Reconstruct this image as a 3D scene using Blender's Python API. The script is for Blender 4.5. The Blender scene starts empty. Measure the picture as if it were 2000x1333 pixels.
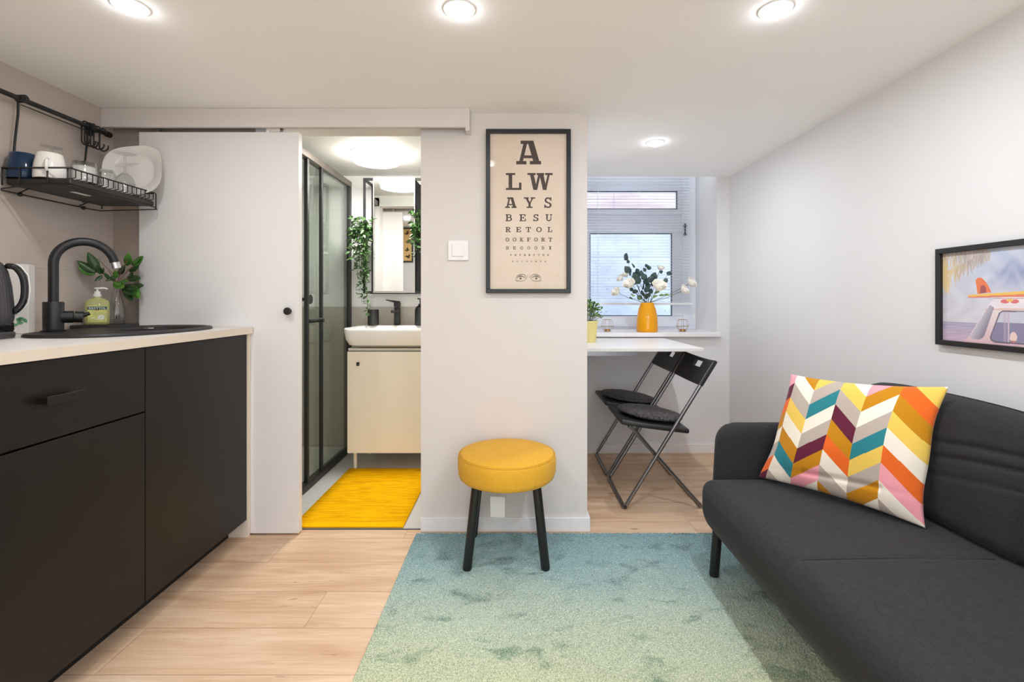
import bpy, bmesh, math, random
from mathutils import Vector, Matrix
from mathutils.geometry import tessellate_polygon
R = random.Random(7)
PI = math.pi
S = bpy.context.scene
C = S.collection
# ------------------------------------------------------------------ camera
F = 950.0; VX, VY, H = 1009.0, 587.0, 1.03
cd = bpy.data.cameras.new('camera'); cam = bpy.data.objects.new('camera', cd); C.objects.link(cam)
cam.location = (0, 0, H); cam.rotation_euler = (PI/2, 0, 0)
cd.sensor_width = 36; cd.lens = F/2000*36
cd.shift_x = -(VX-1000)/2000; cd.shift_y = -(666.5-VY)/2000
cd.clip_start = .02; cd.clip_end = 60
S.camera = cam
S.view_settings.view_transform = 'Standard'; S.view_settings.look = 'None'
S.view_settings.gamma = 1; S.view_settings.exposure = 0.28
try: S.view_settings.use_curve_mapping = False
except Exception: pass
S.cycles.use_denoising = True
S.cycles.max_bounces = 14; S.cycles.diffuse_bounces = 8; S.cycles.glossy_bounces = 6
S.cycles.transmission_bounces = 12; S.cycles.transparent_max_bounces = 16
S.cycles.sample_clamp_indirect = 8; S.cycles.caustics_refractive = False; S.cycles.caustics_reflective = False
# ------------------------------------------------------------------ daylight (overcast sky)
W = bpy.data.worlds.new('sky'); S.world = W; W.use_nodes = True
W.node_tree.nodes['Background'].inputs[0].default_value = (.87, .93, 1.0, 1)
W.node_tree.nodes['Background'].inputs[1].default_value = 3.1
def area(name, loc, size, power, col=(1, 1, 1), rot=(0, 0, 0), shape='DISK', sy=None, spread=PI):
    d = bpy.data.lights.new(name, 'AREA'); d.shape = shape; d.size = size
    if sy: d.size_y = sy
    d.energy = power; d.color = col; d.spread = spread
    o = bpy.data.objects.new(name, d); o.location = loc; o.rotation_euler = rot; C.objects.link(o)
    return o
CEIL = 1.864
WARM = (.95, .95, .965)
NEUT = (.86, .925, 1)
SPOTS = [(-1.094, 1.378, 4.2, WARM), (-.164, 1.392, 1.6, WARM), (.741, 1.392, 7.6, NEUT), (.731, 2.564, 6.6, NEUT),
         (-.62, .25, 5.5, WARM), (.741, .25, 11, NEUT), (-.62, -.9, 7.0, WARM), (.90, -.9, 8.5, NEUT)]  # these four, out of view, are added to brighten the room
for k, (x, y, p, c) in enumerate(SPOTS):
    area('downlight_beam', (x, y, CEIL-.0245), .05, p*.72, c)
area('bathroom_lamp_beam', (-.816, 2.83, 1.815), .26, 9, (1, .975, .93))
pl = area('window_portal', (.85, 3.75, 1.42), 1.0, 1, rot=(-PI/2, 0, 0), shape='RECTANGLE', sy=1.3)
pl.data.cycles.is_portal = True
pr = area('rear_window_portal', (.25, -1.79, .95), 2.2, 1, rot=(PI/2, 0, 0), shape='RECTANGLE', sy=1.7)  # portal of the window added behind the camera for fill light
pr.data.cycles.is_portal = True

# ------------------------------------------------------------------ materials
def lin(c):
    def f(v):
        v /= 255.0
        return v/12.92 if v <= .04045 else ((v+.055)/1.055)**2.4
    return (f(c[0]), f(c[1]), f(c[2]), 1)
class G:
    """tiny node-graph helper"""
    def __init__(s, name):
        s.m = bpy.data.materials.new(name); s.m.use_nodes = True
        s.t = s.m.node_tree; s.b = s.t.nodes['Principled BSDF']; s.out = s.t.nodes['Material Output']
        s._co = None
    def n(s, ty, **k):
        nd = s.t.nodes.new(ty)
        for a, v in k.items(): setattr(nd, a, v)
        return nd
    def put(s, sock, v):
        if hasattr(v, 'is_output') or isinstance(v, bpy.types.NodeSocket): s.t.links.new(v, sock)
        elif v is not None: sock.default_value = v
    def co(s):
        if s._co is None: s._co = s.n('ShaderNodeNewGeometry').outputs['Position']
        return s._co
    def obj(s): return s.n('ShaderNodeTexCoord').outputs['Object']
    def math(s, op, a, b=None, c=None):
        nd = s.n('ShaderNodeMath', operation=op)
        s.put(nd.inputs[0], a)
        if b is not None: s.put(nd.inputs[1], b)
        if c is not None: s.put(nd.inputs[2], c)
        return nd.outputs[0]
    def sep(s, v):
        nd = s.n('ShaderNodeSeparateXYZ'); s.put(nd.inputs[0], v); return nd.outputs
    def comb(s, x, y, z):
        nd = s.n('ShaderNodeCombineXYZ')
        for i, v in enumerate((x, y, z)): s.put(nd.inputs[i], v)
        return nd.outputs[0]
    def mapping(s, v, scale=(1, 1, 1), loc=(0, 0, 0), rot=(0, 0, 0)):
        nd = s.n('ShaderNodeMapping'); s.put(nd.inputs[0], v)
        nd.inputs['Scale'].default_value = scale; nd.inputs['Location'].default_value = loc; nd.inputs['Rotation'].default_value = rot
        return nd.outputs[0]
    def noise(s, v, scale, detail=2, rough=.5, dist=0):
        nd = s.n('ShaderNodeTexNoise'); s.put(nd.inputs['Vector'], v)
        nd.inputs['Scale'].default_value = scale; nd.inputs['Detail'].default_value = detail
        nd.inputs['Roughness'].default_value = rough; nd.inputs['Distortion'].default_value = dist
        return nd.outputs['Fac']
    def white(s, v):
        nd = s.n('ShaderNodeTexWhiteNoise'); s.put(nd.inputs['Vector'], v); return nd.outputs['Value']
    def ramp(s, f, stops, interp='LINEAR'):
        nd = s.n('ShaderNodeValToRGB'); s.put(nd.inputs[0], f); cr = nd.color_ramp; cr.interpolation = interp
        while len(cr.elements) < len(stops): cr.elements.new(.5)
        for e, (p, c) in zip(cr.elements, stops): e.position = p; e.color = c
        return nd.outputs[0]
    def rampv(s, f, a, b, va=0, vb=1):
        nd = s.n('ShaderNodeMapRange'); s.put(nd.inputs[0], f)
        for i, v in enumerate((a, b, va, vb)): nd.inputs[i+1].default_value = v
        return nd.outputs[0]
    def mix(s, f, a, b, mode='MIX'):
        nd = s.n('ShaderNodeMix', data_type='RGBA', blend_type=mode)
        s.put(nd.inputs[0], f); s.put(nd.inputs[6], a); s.put(nd.inputs[7], b)
        return nd.outputs[2]
    def bump(s, h, strength=.3, dist=.002):
        nd = s.n('ShaderNodeBump'); s.put(nd.inputs['Height'], h)
        nd.inputs['Strength'].default_value = strength; nd.inputs['Distance'].default_value = dist
        s.t.links.new(nd.outputs[0], s.b.inputs['Normal'])
    def set(s, **k):
        names = dict(col='Base Color', rough='Roughness', metal='Metallic', spec='Specular IOR Level', trans='Transmission Weight',
                     ior='IOR', sheen='Sheen Weight', coat='Coat Weight', em='Emission Color', ems='Emission Strength', alpha='Alpha', sub='Subsurface Weight')
        for a, v in k.items(): s.put(s.b.inputs[names[a]], v)
        return s
def simple(name, rgb, rough=.5, metal=0, spec=.5, var=.04, nscale=8, bump=0, bscale=200, bdist=.001, **k):
    g = G(name); c = lin(rgb)
    nz = g.noise(g.obj(), nscale, 3)
    lo = tuple(v*(1-var) for v in c[:3])+(1,); hi = tuple(min(1, v*(1+var)) for v in c[:3])+(1,)
    g.set(col=g.ramp(nz, [(.3, lo), (.7, hi)]), rough=rough, metal=metal, spec=spec, **k)
    if bump: g.bump(g.noise(g.obj(), bscale, 2), bump, bdist)
    return g.m
def emit(name, rgb, st):
    g = G(name); g.set(col=lin(rgb), em=lin(rgb), ems=st, rough=.4); return g.m
def thin_glass(name, tint=(.93, .96, .94), refl=1.0, rough=.02):
    g = G(name); t = g.t
    tr = g.n('ShaderNodeBsdfTransparent'); tr.inputs[0].default_value = (*tint, 1)
    gl = g.n('ShaderNodeBsdfGlossy'); gl.inputs['Roughness'].default_value = rough
    ge = g.n('ShaderNodeNewGeometry'); dt = g.n('ShaderNodeVectorMath', operation='DOT_PRODUCT')
    t.links.new(ge.outputs['Normal'], dt.inputs[0]); t.links.new(ge.outputs['Incoming'], dt.inputs[1])
    f = g.math('POWER', g.math('SUBTRACT', 1, g.math('ABSOLUTE', dt.outputs['Value'])), 5)
    f = g.math('MINIMUM', g.math('MULTIPLY', g.math('ADD', g.math('MULTIPLY', f, .96), .04), refl), 1)
    mx = g.n('ShaderNodeMixShader'); t.links.new(f, mx.inputs[0]); t.links.new(tr.outputs[0], mx.inputs[1]); t.links.new(gl.outputs[0], mx.inputs[2])
    t.links.new(mx.outputs[0], g.out.inputs[0])
    return g.m
M = {}
M['wall'] = simple('white_wall_paint', (229, 228, 228), .75, spec=.25, var=.008, nscale=3, bump=.05, bscale=300)
M['partition'] = simple('warm_white_partition_paint', (221, 215, 211), .75, spec=.25, var=.008, nscale=3, bump=.05, bscale=300)  # wall paint toned darker: dimmer light on partition, pelmet and lintel put into colour
M['ceil'] = simple('white_ceiling_paint', (249, 248, 247), .8, spec=.2, var=.005, nscale=2)
M['door'] = simple('white_door_laminate', (231, 229, 228), .42, spec=.4, var=.008, nscale=3, bump=.04, bscale=400)
M['trim'] = simple('white_trim_lacquer', (236, 234, 234), .45, var=.008)
M['bathwall'] = simple('bathroom_white_paint', (246, 246, 244), .6, var=.006)
M['black'] = simple('matt_black_metal', (28, 28, 29), .42, var=.06)
M['blackgloss'] = simple('gloss_black_plastic', (16, 15, 16), .14, var=.05)
M['blackplastic'] = simple('black_moulded_plastic', (34, 33, 33), .45, var=.05, bump=.1, bscale=900)
M['chrome'] = simple('chrome', (215, 215, 218), .1, metal=1, var=.01)
M['steel'] = simple('satin_steel_tube', (132, 132, 134), .28, metal=1, var=.03)
M['alu'] = simple('brushed_aluminium', (185, 180, 176), .35, metal=.85, var=.03)
M['cab'] = simple('matt_charcoal_cabinet_front', (25, 22, 20), .42, spec=.32, var=.04, nscale=4, bump=.05, bscale=700)
M['cabin'] = simple('black_cabinet_core', (18, 17, 17), .7, var=.04)
M['worktop'] = simple('white_worktop_laminate', (232, 228, 224), .36, var=.01)
M['edge'] = simple('cream_edge_band', (226, 214, 198), .5, var=.02)
M['sink'] = simple('black_granite_composite', (38, 37, 38), .5, var=.25, nscale=350, bump=.1, bscale=500)
M['ceramic'] = simple('white_ceramic', (238, 235, 230), .14, var=.006, spec=.5)
M['cream'] = simple('cream_vanity_laminate', (236, 228, 208), .4, var=.012)
M['mirror'] = simple('mirror_glass', (240, 242, 240), .015, metal=1, var=0)
M['sglass'] = thin_glass('shower_glass', (.86, .89, .87), 1.6)
M['wglass'] = thin_glass('window_glass', (.97, .98, .98), .8)
M['pglass'] = thin_glass('picture_glass', (.99, .99, .99), .14, .02)
M['pvc'] = simple('white_window_pvc', (226, 230, 238), .35, var=.01)
M['gasket'] = simple('dark_rubber_gasket', (60, 66, 78), .6)
M['slat'] = simple('white_blind_slat', (232, 232, 234), .4, var=.01)
M['frame'] = simple('black_picture_frame', (26, 24, 24), .38, var=.05)
M['ink'] = simple('dark_brown_print_ink', (72, 58, 51), .6, var=.12, nscale=30)
M['orange'] = G('orange_glazed_glass').set(col=lin((250, 170, 8)), rough=.08, trans=.15, ior=1.45, sub=0).m
M['whiteplastic'] = simple('white_plastic', (238, 236, 234), .35, var=.01)
M['candle'] = simple('white_candle_wax', (240, 225, 205), .6)
M['copper'] = simple('copper_wire', (190, 150, 104), .3, metal=.9)
M['potyellow'] = simple('pale_yellow_pot', (226, 212, 140), .5, var=.02)
M['soil'] = simple('dark_soil', (50, 40, 30), .9, var=.3, nscale=60)
M['stem'] = simple('green_stem', (88, 98, 74), .6, var=.1)
M['bark'] = simple('reddish_twig', (120, 86, 74), .6, var=.1)
M['rose'] = simple('cream_rose_petal', (250, 244, 232), .6, var=.03, nscale=25, sub=.1)
M['vein'] = simple('eucalyptus_leaf', (62, 82, 78), .5, var=.3, nscale=30)
M['leafdark'] = simple('dark_glossy_leaf', (50, 84, 42), .32, var=.4, nscale=22)
M['leafbright'] = simple('bright_green_leaf', (84, 140, 52), .34, var=.35, nscale=18)
M['leaflight'] = simple('pale_green_leaf', (140, 168, 92), .4, var=.35, nscale=24)
M['ivy'] = simple('trailing_leaf', (70, 104, 56), .38, var=.45, nscale=26)
M['bluemug'] = simple('navy_glazed_ceramic', (18, 50, 82), .1, var=.08)
M['glass'] = thin_glass('clear_drinking_glass', (.955, .965, .965), 2.2)
M['gold'] = simple('warm_white_lacquer', (240, 236, 228), .3)
M['paper'] = simple('white_paper', (238, 236, 232), .8, var=.01)
M['legblack'] = simple('black_lacquered_leg', (24, 23, 24), .35, var=.05)
M['lens'] = emit('lit_lamp_lens', (246, 248, 255), 30)
M['lampglass'] = emit('lit_bathroom_diffuser', (255, 249, 240), 24)
M['kettle'] = simple('ribbed_dark_grey_plastic', (66, 65, 67), .36, var=.04)
M['greenprint'] = simple('green_print', (110, 178, 128), .6, var=.15, nscale=60)
M['darkgreen'] = simple('dark_green_label', (22, 74, 66), .4, var=.05)
M['whiteprint'] = simple('white_print', (236, 238, 232), .5, var=.01)
M['redprint'] = simple('red_print', (170, 60, 56), .5)
M['soap'] = G('pale_green_liquid_soap').set(col=lin((240, 240, 165)), rough=.06, trans=.55, ior=1.35).m
M['soaplabel'] = simple('olive_label', (204, 206, 120), .4, var=.2, nscale=40)
def fabric(name, rgb, var=.16, scale=900, rough=.9, big=.06):
    g = G(name); c = lin(rgb); o = g.obj()
    f = g.noise(o, scale, 2, .6); f2 = g.noise(g.mapping(o, (1, 1, 6)), 60, 3)
    k = g.math('ADD', g.math('MULTIPLY', f, .7), g.math('MULTIPLY', f2, .3))
    g.set(col=g.ramp(k, [(.36, tuple(v*(1-var*2) for v in c[:3])+(1,)), (.64, tuple(v*(1+var*2) for v in c[:3])+(1,))]), rough=rough, spec=.2, sheen=.08)
    g.bump(f, .35, .0008)
    return g.m
M['sofa'] = fabric('charcoal_sofa_fabric', (46, 45, 48), .17, 420)
M['sofadark'] = simple('sofa_seam_thread', (30, 29, 31), .9)
M['stool'] = fabric('mustard_yellow_fabric', (222, 168, 52), .05, 500)
M['fluffy'] = fabric('charcoal_plush', (72, 68, 68), .4, 90)
# floor planks -----------------------------------------------------------
def wood_floor():
    g = G('light_oak_laminate_planks'); x, y, z = g.sep(g.co())
    PW = .191
    ry = g.math('DIVIDE', g.math('SUBTRACT', y, 1.335), PW)
    row = g.math('FLOOR', ry); fy = g.math('FRACT', ry)
    rx = g.math('DIVIDE', g.math('ADD', g.math('ADD', x, .67), g.math('MULTIPLY', g.math('SUBTRACT', row, 1), -.49)), 1.29)
    brd = g.math('FLOOR', rx); fx = g.math('FRACT', rx)
    h = g.white(g.comb(row, brd, 0))
    h2 = g.white(g.comb(brd, row, 3.3))
    base = g.comb(g.math('ADD', g.math('MULTIPLY', x, 1.0), g.math('MULTIPLY', h, 37)), g.math('MULTIPLY', y, 9), g.math('MULTIPLY', h2, 19))
    big = g.noise(base, 2.0, 4, .55, .6)
    fine = g.noise(g.mapping(base, (2, 9, 1)), 4, 4, .6)
    col = g.ramp(big, [(.28, lin((194, 155, 123))), (.5, lin((218, 187, 156))), (.72, lin((231, 206, 180)))])
    col = g.mix(g.rampv(fine, .45, .72, 0, .42), col, lin((186, 140, 104)))
    col = g.mix(g.rampv(h, 0, 1, 0, .22), col, lin((218, 180, 142)))
    # dark shakes and knots
    crack = g.noise(g.mapping(base, (1.1, 3.2, 1)), 1.5, 3, .5, .35)
    cm = g.math('LESS_THAN', g.math('ABSOLUTE', g.math('SUBTRACT', crack, .615)), .0045)
    cm2 = g.rampv(g.noise(base, 1.3, 1), .52, .62)
    col = g.mix(g.math('MULTIPLY', g.math('MULTIPLY', cm, cm2), .7), col, lin((140, 96, 66)))
    vo = g.n('ShaderNodeTexVoronoi'); g.put(vo.inputs['Vector'], g.comb(g.math('MULTIPLY', x, 1.0), g.math('MULTIPLY', y, 2.4), h)); vo.inputs['Scale'].default_value = 2.1
    kn = g.rampv(vo.outputs['Distance'], .018, .055, .75, 0)
    col = g.mix(kn, col, lin((128, 88, 58)))
    sy = g.math('LESS_THAN', fy, .013); sx = g.math('LESS_THAN', fx, .0016)
    seam = g.math('MAXIMUM', sy, sx)
    col = g.mix(g.math('MULTIPLY', seam, .6), col, lin((130, 92, 66)))
    g.set(col=col, rough=.38, spec=.4)
    g.bump(g.math('ADD', g.math('MULTIPLY', fine, .3), g.math('MULTIPLY', seam, -1)), .25, .001)
    return g.m
M['floor'] = wood_floor()
def tile(name, rgb, size, grout=(180, 176, 170), axes='xz', streak=(1, 1, 1), var=.06, off=(0, 0), gw=.0022, rough=.4):
    g = G(name); s = dict(zip('xyz', g.sep(g.co())))
    a, b = s[axes[0]], s[axes[1]]
    fa = g.math('FRACT', g.math('DIVIDE', g.math('ADD', a, off[0]+50*size[0]), size[0]))
    fb = g.math('FRACT', g.math('DIVIDE', g.math('ADD', b, off[1]+50*size[1]), size[1]))
    gr = g.math('MAXIMUM', g.math('LESS_THAN', fa, gw/size[0]), g.math('LESS_THAN', fb, gw/size[1]))
    nz = g.noise(g.mapping(g.co(), streak), 2.5, 5, .6, .5); c = lin(rgb)
    col = g.ramp(nz, [(.3, tuple(v*(1-var) for v in c[:3])+(1,)), (.7, tuple(v*(1+var) for v in c[:3])+(1,))])
    g.set(col=g.mix(g.math('MULTIPLY', gr, .7), col, lin(grout)), rough=rough)
    g.bump(gr, -.2, .001)
    return g.m
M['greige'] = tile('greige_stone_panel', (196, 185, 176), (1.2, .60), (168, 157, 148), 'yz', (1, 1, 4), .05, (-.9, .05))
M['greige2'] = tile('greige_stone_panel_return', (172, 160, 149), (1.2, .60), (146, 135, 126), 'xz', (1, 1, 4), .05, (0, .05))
M['bathtile'] = tile('bathroom_tile', (196, 190, 178), (.6, .987), (176, 170, 160), 'xz', (3, 3, 1), .04, (.05, 0))
M['bathtile2'] = tile('shower_tile', (188, 182, 172), (.6, .987), (168, 162, 152), 'yz', (3, 3, 1), .04, (.1, 0))
M['bathfloor'] = tile('bathroom_floor_tile', (196, 196, 194), (.6, .6), (170, 168, 164), 'xy', (1, 1, 1), .03, (.29, .2), .003, .35)
def rug_mat():
    g = G('teal_to_sage_pile'); x, y, z = g.sep(g.co()); P = g.co()
    wob = g.noise(P, 3.2, 3)
    f = g.math('ADD', y, g.math('MULTIPLY', g.math('SUBTRACT', wob, .5), .34))
    col = g.ramp(g.rampv(f, .6, 2.2), [(0, lin((214, 210, 160))), (.42, lin((206, 211, 172))), (.62, lin((188, 206, 188))), (.80, lin((142, 180, 186))), (1, lin((96, 146, 162)))])
    bl = g.noise(g.mapping(P, (1, 1.7, 1)), 6.5, 4, .62, .4)
    dark = g.ramp(g.rampv(f, .6, 2.2), [(0, lin((150, 158, 104))), (.5, lin((118, 150, 120))), (.8, lin((66, 112, 122))), (1, lin((50, 98, 112)))])
    col = g.mix(g.rampv(bl, .55, .68, 0, .9), col, dark)
    sp = g.noise(P, 330, 2, .7); sp2 = g.noise(P, 120, 2, .6)
    col = g.mix(g.rampv(sp, .50, .60, 0, .6), col, lin((84, 106, 92)))
    col = g.mix(g.rampv(sp, .46, .36, 0, .6), col, lin((232, 236, 214)))
    col = g.mix(g.rampv(sp2, .55, .7, 0, .25), col, lin((90, 110, 96)))
    g.set(col=col, rough=.95, spec=.1, sheen=.3)
    g.bump(sp, .8, .004)
    return g.m
M['rug'] = rug_mat()
def mat_mat():
    g = G('ribbed_yellow_cotton'); x, y, z = g.sep(g.co())
    w = g.noise(g.comb(g.math('MULTIPLY', x, 4), g.math('MULTIPLY', y, 95), 0), 1.6, 2, .5, .4)
    border = g.math('MINIMUM', g.math('GREATER_THAN', y, 2.235), 1)
    g.set(col=g.mix(g.math('MULTIPLY', g.rampv(w, .50, .60, 0, .75), border), lin((246, 186, 10)), lin((214, 148, 4))), rough=.95, spec=.05)
    g.bump(g.math('MULTIPLY', w, border), .9, .006)
    return g.m
M['mat'] = mat_mat()
def out_mat():
    g = G('whitewashed_outdoor_wall'); P = g.co(); x, y, z = g.sep(P)
    a = g.noise(g.mapping(P, (1, 1, 2)), 3, 5, .6); b = g.noise(P, 26, 3, .6)
    col = g.ramp(a, [(.3, lin((158, 168, 186))), (.6, lin((182, 192, 207)))])
    col = g.mix(g.rampv(b, .68, .74, 0, .8), col, lin((84, 96, 116)))
    bands = g.math('LESS_THAN', g.math('FRACT', g.math('DIVIDE', z, .29)), .03)
    col = g.mix(g.math('MULTIPLY', bands, .5), col, lin((116, 132, 154)))
    g.set(col=col, rough=.9); g.bump(a, .5, .02); return g.m
M['outwall'] = out_mat()
def board_mat():
    g = G('pale_pink_outdoor_boards'); P = g.co(); x, y, z = g.sep(P)
    fz = g.math('LESS_THAN', g.math('FRACT', g.math('DIVIDE', z, .075)), .09)
    fx = g.math('LESS_THAN', g.math('FRACT', g.math('DIVIDE', g.math('ADD', x, .05), 1.0)), .012)
    n = g.noise(g.mapping(P, (1, 1, 6)), 3, 4)
    col = g.ramp(n, [(.3, lin((172, 156, 160))), (.7, lin((194, 182, 188)))])
    g.set(col=g.mix(g.math('MULTIPLY', g.math('MAXIMUM', fz, fx), .6), col, lin((140, 126, 136))), rough=.85); return g.m
M['boards'] = board_mat()
def paper_mat():
    g = G('aged_beige_poster_paper'); P = g.co()
    n = g.noise(P, 3.5, 3); n2 = g.noise(g.mapping(P, (1, 1, .3)), 40, 2)
    c = g.ramp(n, [(.3, lin((222, 204, 184))), (.7, lin((230, 214, 197)))])
    g.set(col=g.mix(g.rampv(n2, .6, .8, 0, .15), c, lin((190, 160, 130))), rough=.75); return g.m
M['poster'] = paper_mat()
def attr_mat(name, rough=.8, sheen=0, bump=False):
    g = G(name); a = g.n('ShaderNodeVertexColor'); a.layer_name = 'print'
    g.set(col=a.outputs[0], rough=rough, sheen=sheen, spec=.25)
    if bump: g.bump(g.noise(g.obj(), 900, 2), .25, .0006)
    return g.m
M['pillow'] = attr_mat('chevron_print_cotton', .85, .15, True)
M['vanprint'] = attr_mat('beach_print', .6)
M['botprint'] = attr_mat('botanical_print', .6)

# ------------------------------------------------------------------ mesh helpers
ORG = {}
def tag(o, label=None, cat=None, group=None, kind=None):
    if label: o['label'] = label
    if cat: o['category'] = cat
    if group: o['group'] = group
    if kind: o['kind'] = kind
    return o
def thing(name, loc, label, cat, group=None):
    o = bpy.data.objects.new(name, None); o.location = loc; o.empty_display_size = .05; C.objects.link(o)
    ORG[o.name] = Vector(loc)
    return tag(o, label, cat, group)
def frame(d, up=Vector((0, 0, 1))):
    d = d.normalized()
    if abs(d.dot(up)) > .98: up = Vector((1, 0, 0))
    a = d.cross(up).normalized(); b = a.cross(d).normalized()
    return a, b
class MB:
    def __init__(s): s.bm = bmesh.new()
    def v(s, p): return s.bm.verts.new(p)
    def f(s, vs):
        try: return s.bm.faces.new(vs)
        except ValueError: return None
    def box(s, x0, x1, y0, y1, z0, z1):
        v = [s.v((x, y, z)) for z in (z0, z1) for y in (y0, y1) for x in (x0, x1)]
        for q in ((0, 2, 3, 1), (4, 5, 7, 6), (0, 1, 5, 4), (2, 6, 7, 3), (0, 4, 6, 2), (1, 3, 7, 5)): s.f([v[i] for i in q])
        return s
    def obox(s, c, ax, ay, az):
        c = Vector(c); v = [s.v(c+ax*i+ay*j+az*k) for k in (-1, 1) for j in (-1, 1) for i in (-1, 1)]
        for q in ((0, 2, 3, 1), (4, 5, 7, 6), (0, 1, 5, 4), (2, 6, 7, 3), (0, 4, 6, 2), (1, 3, 7, 5)): s.f([v[i] for i in q])
        return s
    def tube(s, pts, r, n=12, closed=False, cap=True):
        pts = [Vector(p) for p in pts]; N = len(pts); rr = r if hasattr(r, '__len__') else [r]*N
        rings = []; up = None
        for i, p in enumerate(pts):
            if closed: d = pts[(i+1) % N]-pts[i-1]
            else: d = pts[min(i+1, N-1)]-pts[max(i-1, 0)]
            if d.length < 1e-9: d = Vector((0, 0, 1))
            d.normalize()
            if up is None: a, b = frame(d); up = b
            else:
                a = d.cross(up)
                if a.length < 1e-4: a, b = frame(d)
                a.normalize(); b = a.cross(d).normalized(); up = b
            rings.append([s.v(p+(a*math.cos(2*PI*k/n)+b*math.sin(2*PI*k/n))*rr[i]) for k in range(n)])
        m = N if closed else N-1
        for i in range(m):
            A, B = rings[i], rings[(i+1) % N]
            for k in range(n): s.f((A[k], A[(k+1) % n], B[(k+1) % n], B[k]))
        if cap and not closed: s.f(rings[0][::-1]); s.f(rings[-1])
        return s
    def cyl(s, p0, p1, r, r1=None, n=24): return s.tube([p0, p1], [r, r if r1 is None else r1], n)
    def lathe(s, c, prof, n=40, ex=1, ey=1, rfun=None, M4=None):
        """prof: list of (radius, z); around vertical axis at c; M4 optional matrix applied before c"""
        c = Vector(c); rings = []
        for r, z in prof:
            if r < 1e-6:
                p = Vector((0, 0, z)); rings.append([s.v(c+(M4 @ p if M4 else p))]); continue
            ring = []
            for k in range(n):
                a = 2*PI*k/n; q = r*(rfun(a, z) if rfun else 1)
                p = Vector((q*math.cos(a)*ex, q*math.sin(a)*ey, z)); ring.append(s.v(c+(M4 @ p if M4 else p)))
            rings.append(ring)
        for A, B in zip(rings, rings[1:]):
            if len(A) == 1 and len(B) == 1: continue
            if len(A) == 1:
                for k in range(n): s.f((A[0], B[k], B[(k+1) % n]))
            elif len(B) == 1:
                for k in range(n): s.f((A[k], B[0], A[(k+1) % n]))
            else:
                for k in range(n): s.f((A[k], A[(k+1) % n], B[(k+1) % n], B[k]))
        return s
    def prism(s, poly, o, ax, ay, az):
        """poly 2D list -> extruded by az from o, axes ax ay"""
        o = Vector(o); pts = [o+ax*p[0]+ay*p[1] for p in poly]
        A = [s.v(p) for p in pts]; B = [s.v(p+az) for p in pts]
        for t in tessellate_polygon([[Vector((p[0], p[1], 0)) for p in poly]]):
            s.f([A[i] for i in t]); s.f([B[i] for i in reversed(t)])
        n = len(A)
        for i in range(n): s.f((A[i], A[(i+1) % n], B[(i+1) % n], B[i]))
        return s
    def slab_hole(s, outer, hole, z0, z1):
        loops = [[Vector((*p, 0)) for p in outer], [Vector((*p, 0)) for p in hole]]
        al = outer+hole; A = [s.v((*p, z0)) for p in al]; B = [s.v((*p, z1)) for p in al]
        for t in tessellate_polygon(loops): s.f([A[i] for i in t]); s.f([B[i] for i in reversed(t)])
        o = 0
        for L in (outer, hole):
            n = len(L)
            for i in range(n): s.f((A[o+i], A[o+(i+1) % n], B[o+(i+1) % n], B[o+i]))
            o += n
        return s
    def rbox(s, x0, x1, y0, y1, z0, z1, r, n=12, warp=None):
        cx, cy, cz = (x0+x1)/2, (y0+y1)/2, (z0+z1)/2; h = Vector(((x1-x0)/2, (y1-y0)/2, (z1-z0)/2))
        r = min(r, min(h)*.999); seen = {}
        nn = n if hasattr(n, '__len__') else (n, n, n)
        def coords(k):
            # fine near the rounded ends
            L = h[k]; e = [-L+r*(1-math.cos(i/4*PI/2)) for i in range(5)] if r > 0 else [-L]
            mid = [-L+r+(2*L-2*r)*i/nn[k] for i in range(1, nn[k])]
            return e+mid+[-q for q in e[::-1]]
        cs = [coords(0), coords(1), coords(2)]
        def P(p):
            p = Vector(p); key = (round(p.x, 6), round(p.y, 6), round(p.z, 6))
            if key in seen: return seen[key]
            inn = Vector([max(-(h[k]-r), min(h[k]-r, p[k])) for k in range(3)]); d = p-inn
            q = inn+(d.normalized()*r if d.length > 1e-9 else d)
            if warp: q = warp(q, h)
            seen[key] = s.v((q.x+cx, q.y+cy, q.z+cz)); return seen[key]
        for k in range(3):
            a, b = (k+1) % 3, (k+2) % 3
            for sg in (-1, 1):
                for i in range(len(cs[a])-1):
                    for j in range(len(cs[b])-1):
                        q = []
                        for (u, w) in ((i, j), (i+1, j), (i+1, j+1), (i, j+1)):
                            p = [0, 0, 0]; p[k] = sg*h[k]; p[a] = cs[a][u]; p[b] = cs[b][w]; q.append(P(p))
                        if sg < 0: q.reverse()
                        if len(set(q)) > 2: s.f(list(dict.fromkeys(q)))
        return s
    def leaf(s, base, d, side, L, Wd, fold=.25, droop=.15, n=5, tip=1.0):
        base = Vector(base); d = d.normalized(); side = (side-d*side.dot(d)).normalized(); nrm = d.cross(side).normalized()
        rows = []
        for i in range(n+1):
            t = i/n; w = Wd*math.sin(PI*min(1, t**.8*tip))**.8*.5 if 0 < t < 1 else .0006
            c = base+d*(L*t)-nrm*(droop*L*t*t)
            rows.append((s.v(c-side*w+nrm*fold*w), s.v(c), s.v(c+side*w+nrm*fold*w)))
        for A, B in zip(rows, rows[1:]):
            s.f((A[0], A[1], B[1], B[0])); s.f((A[1], A[2], B[2], B[1]))
        return s
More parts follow.
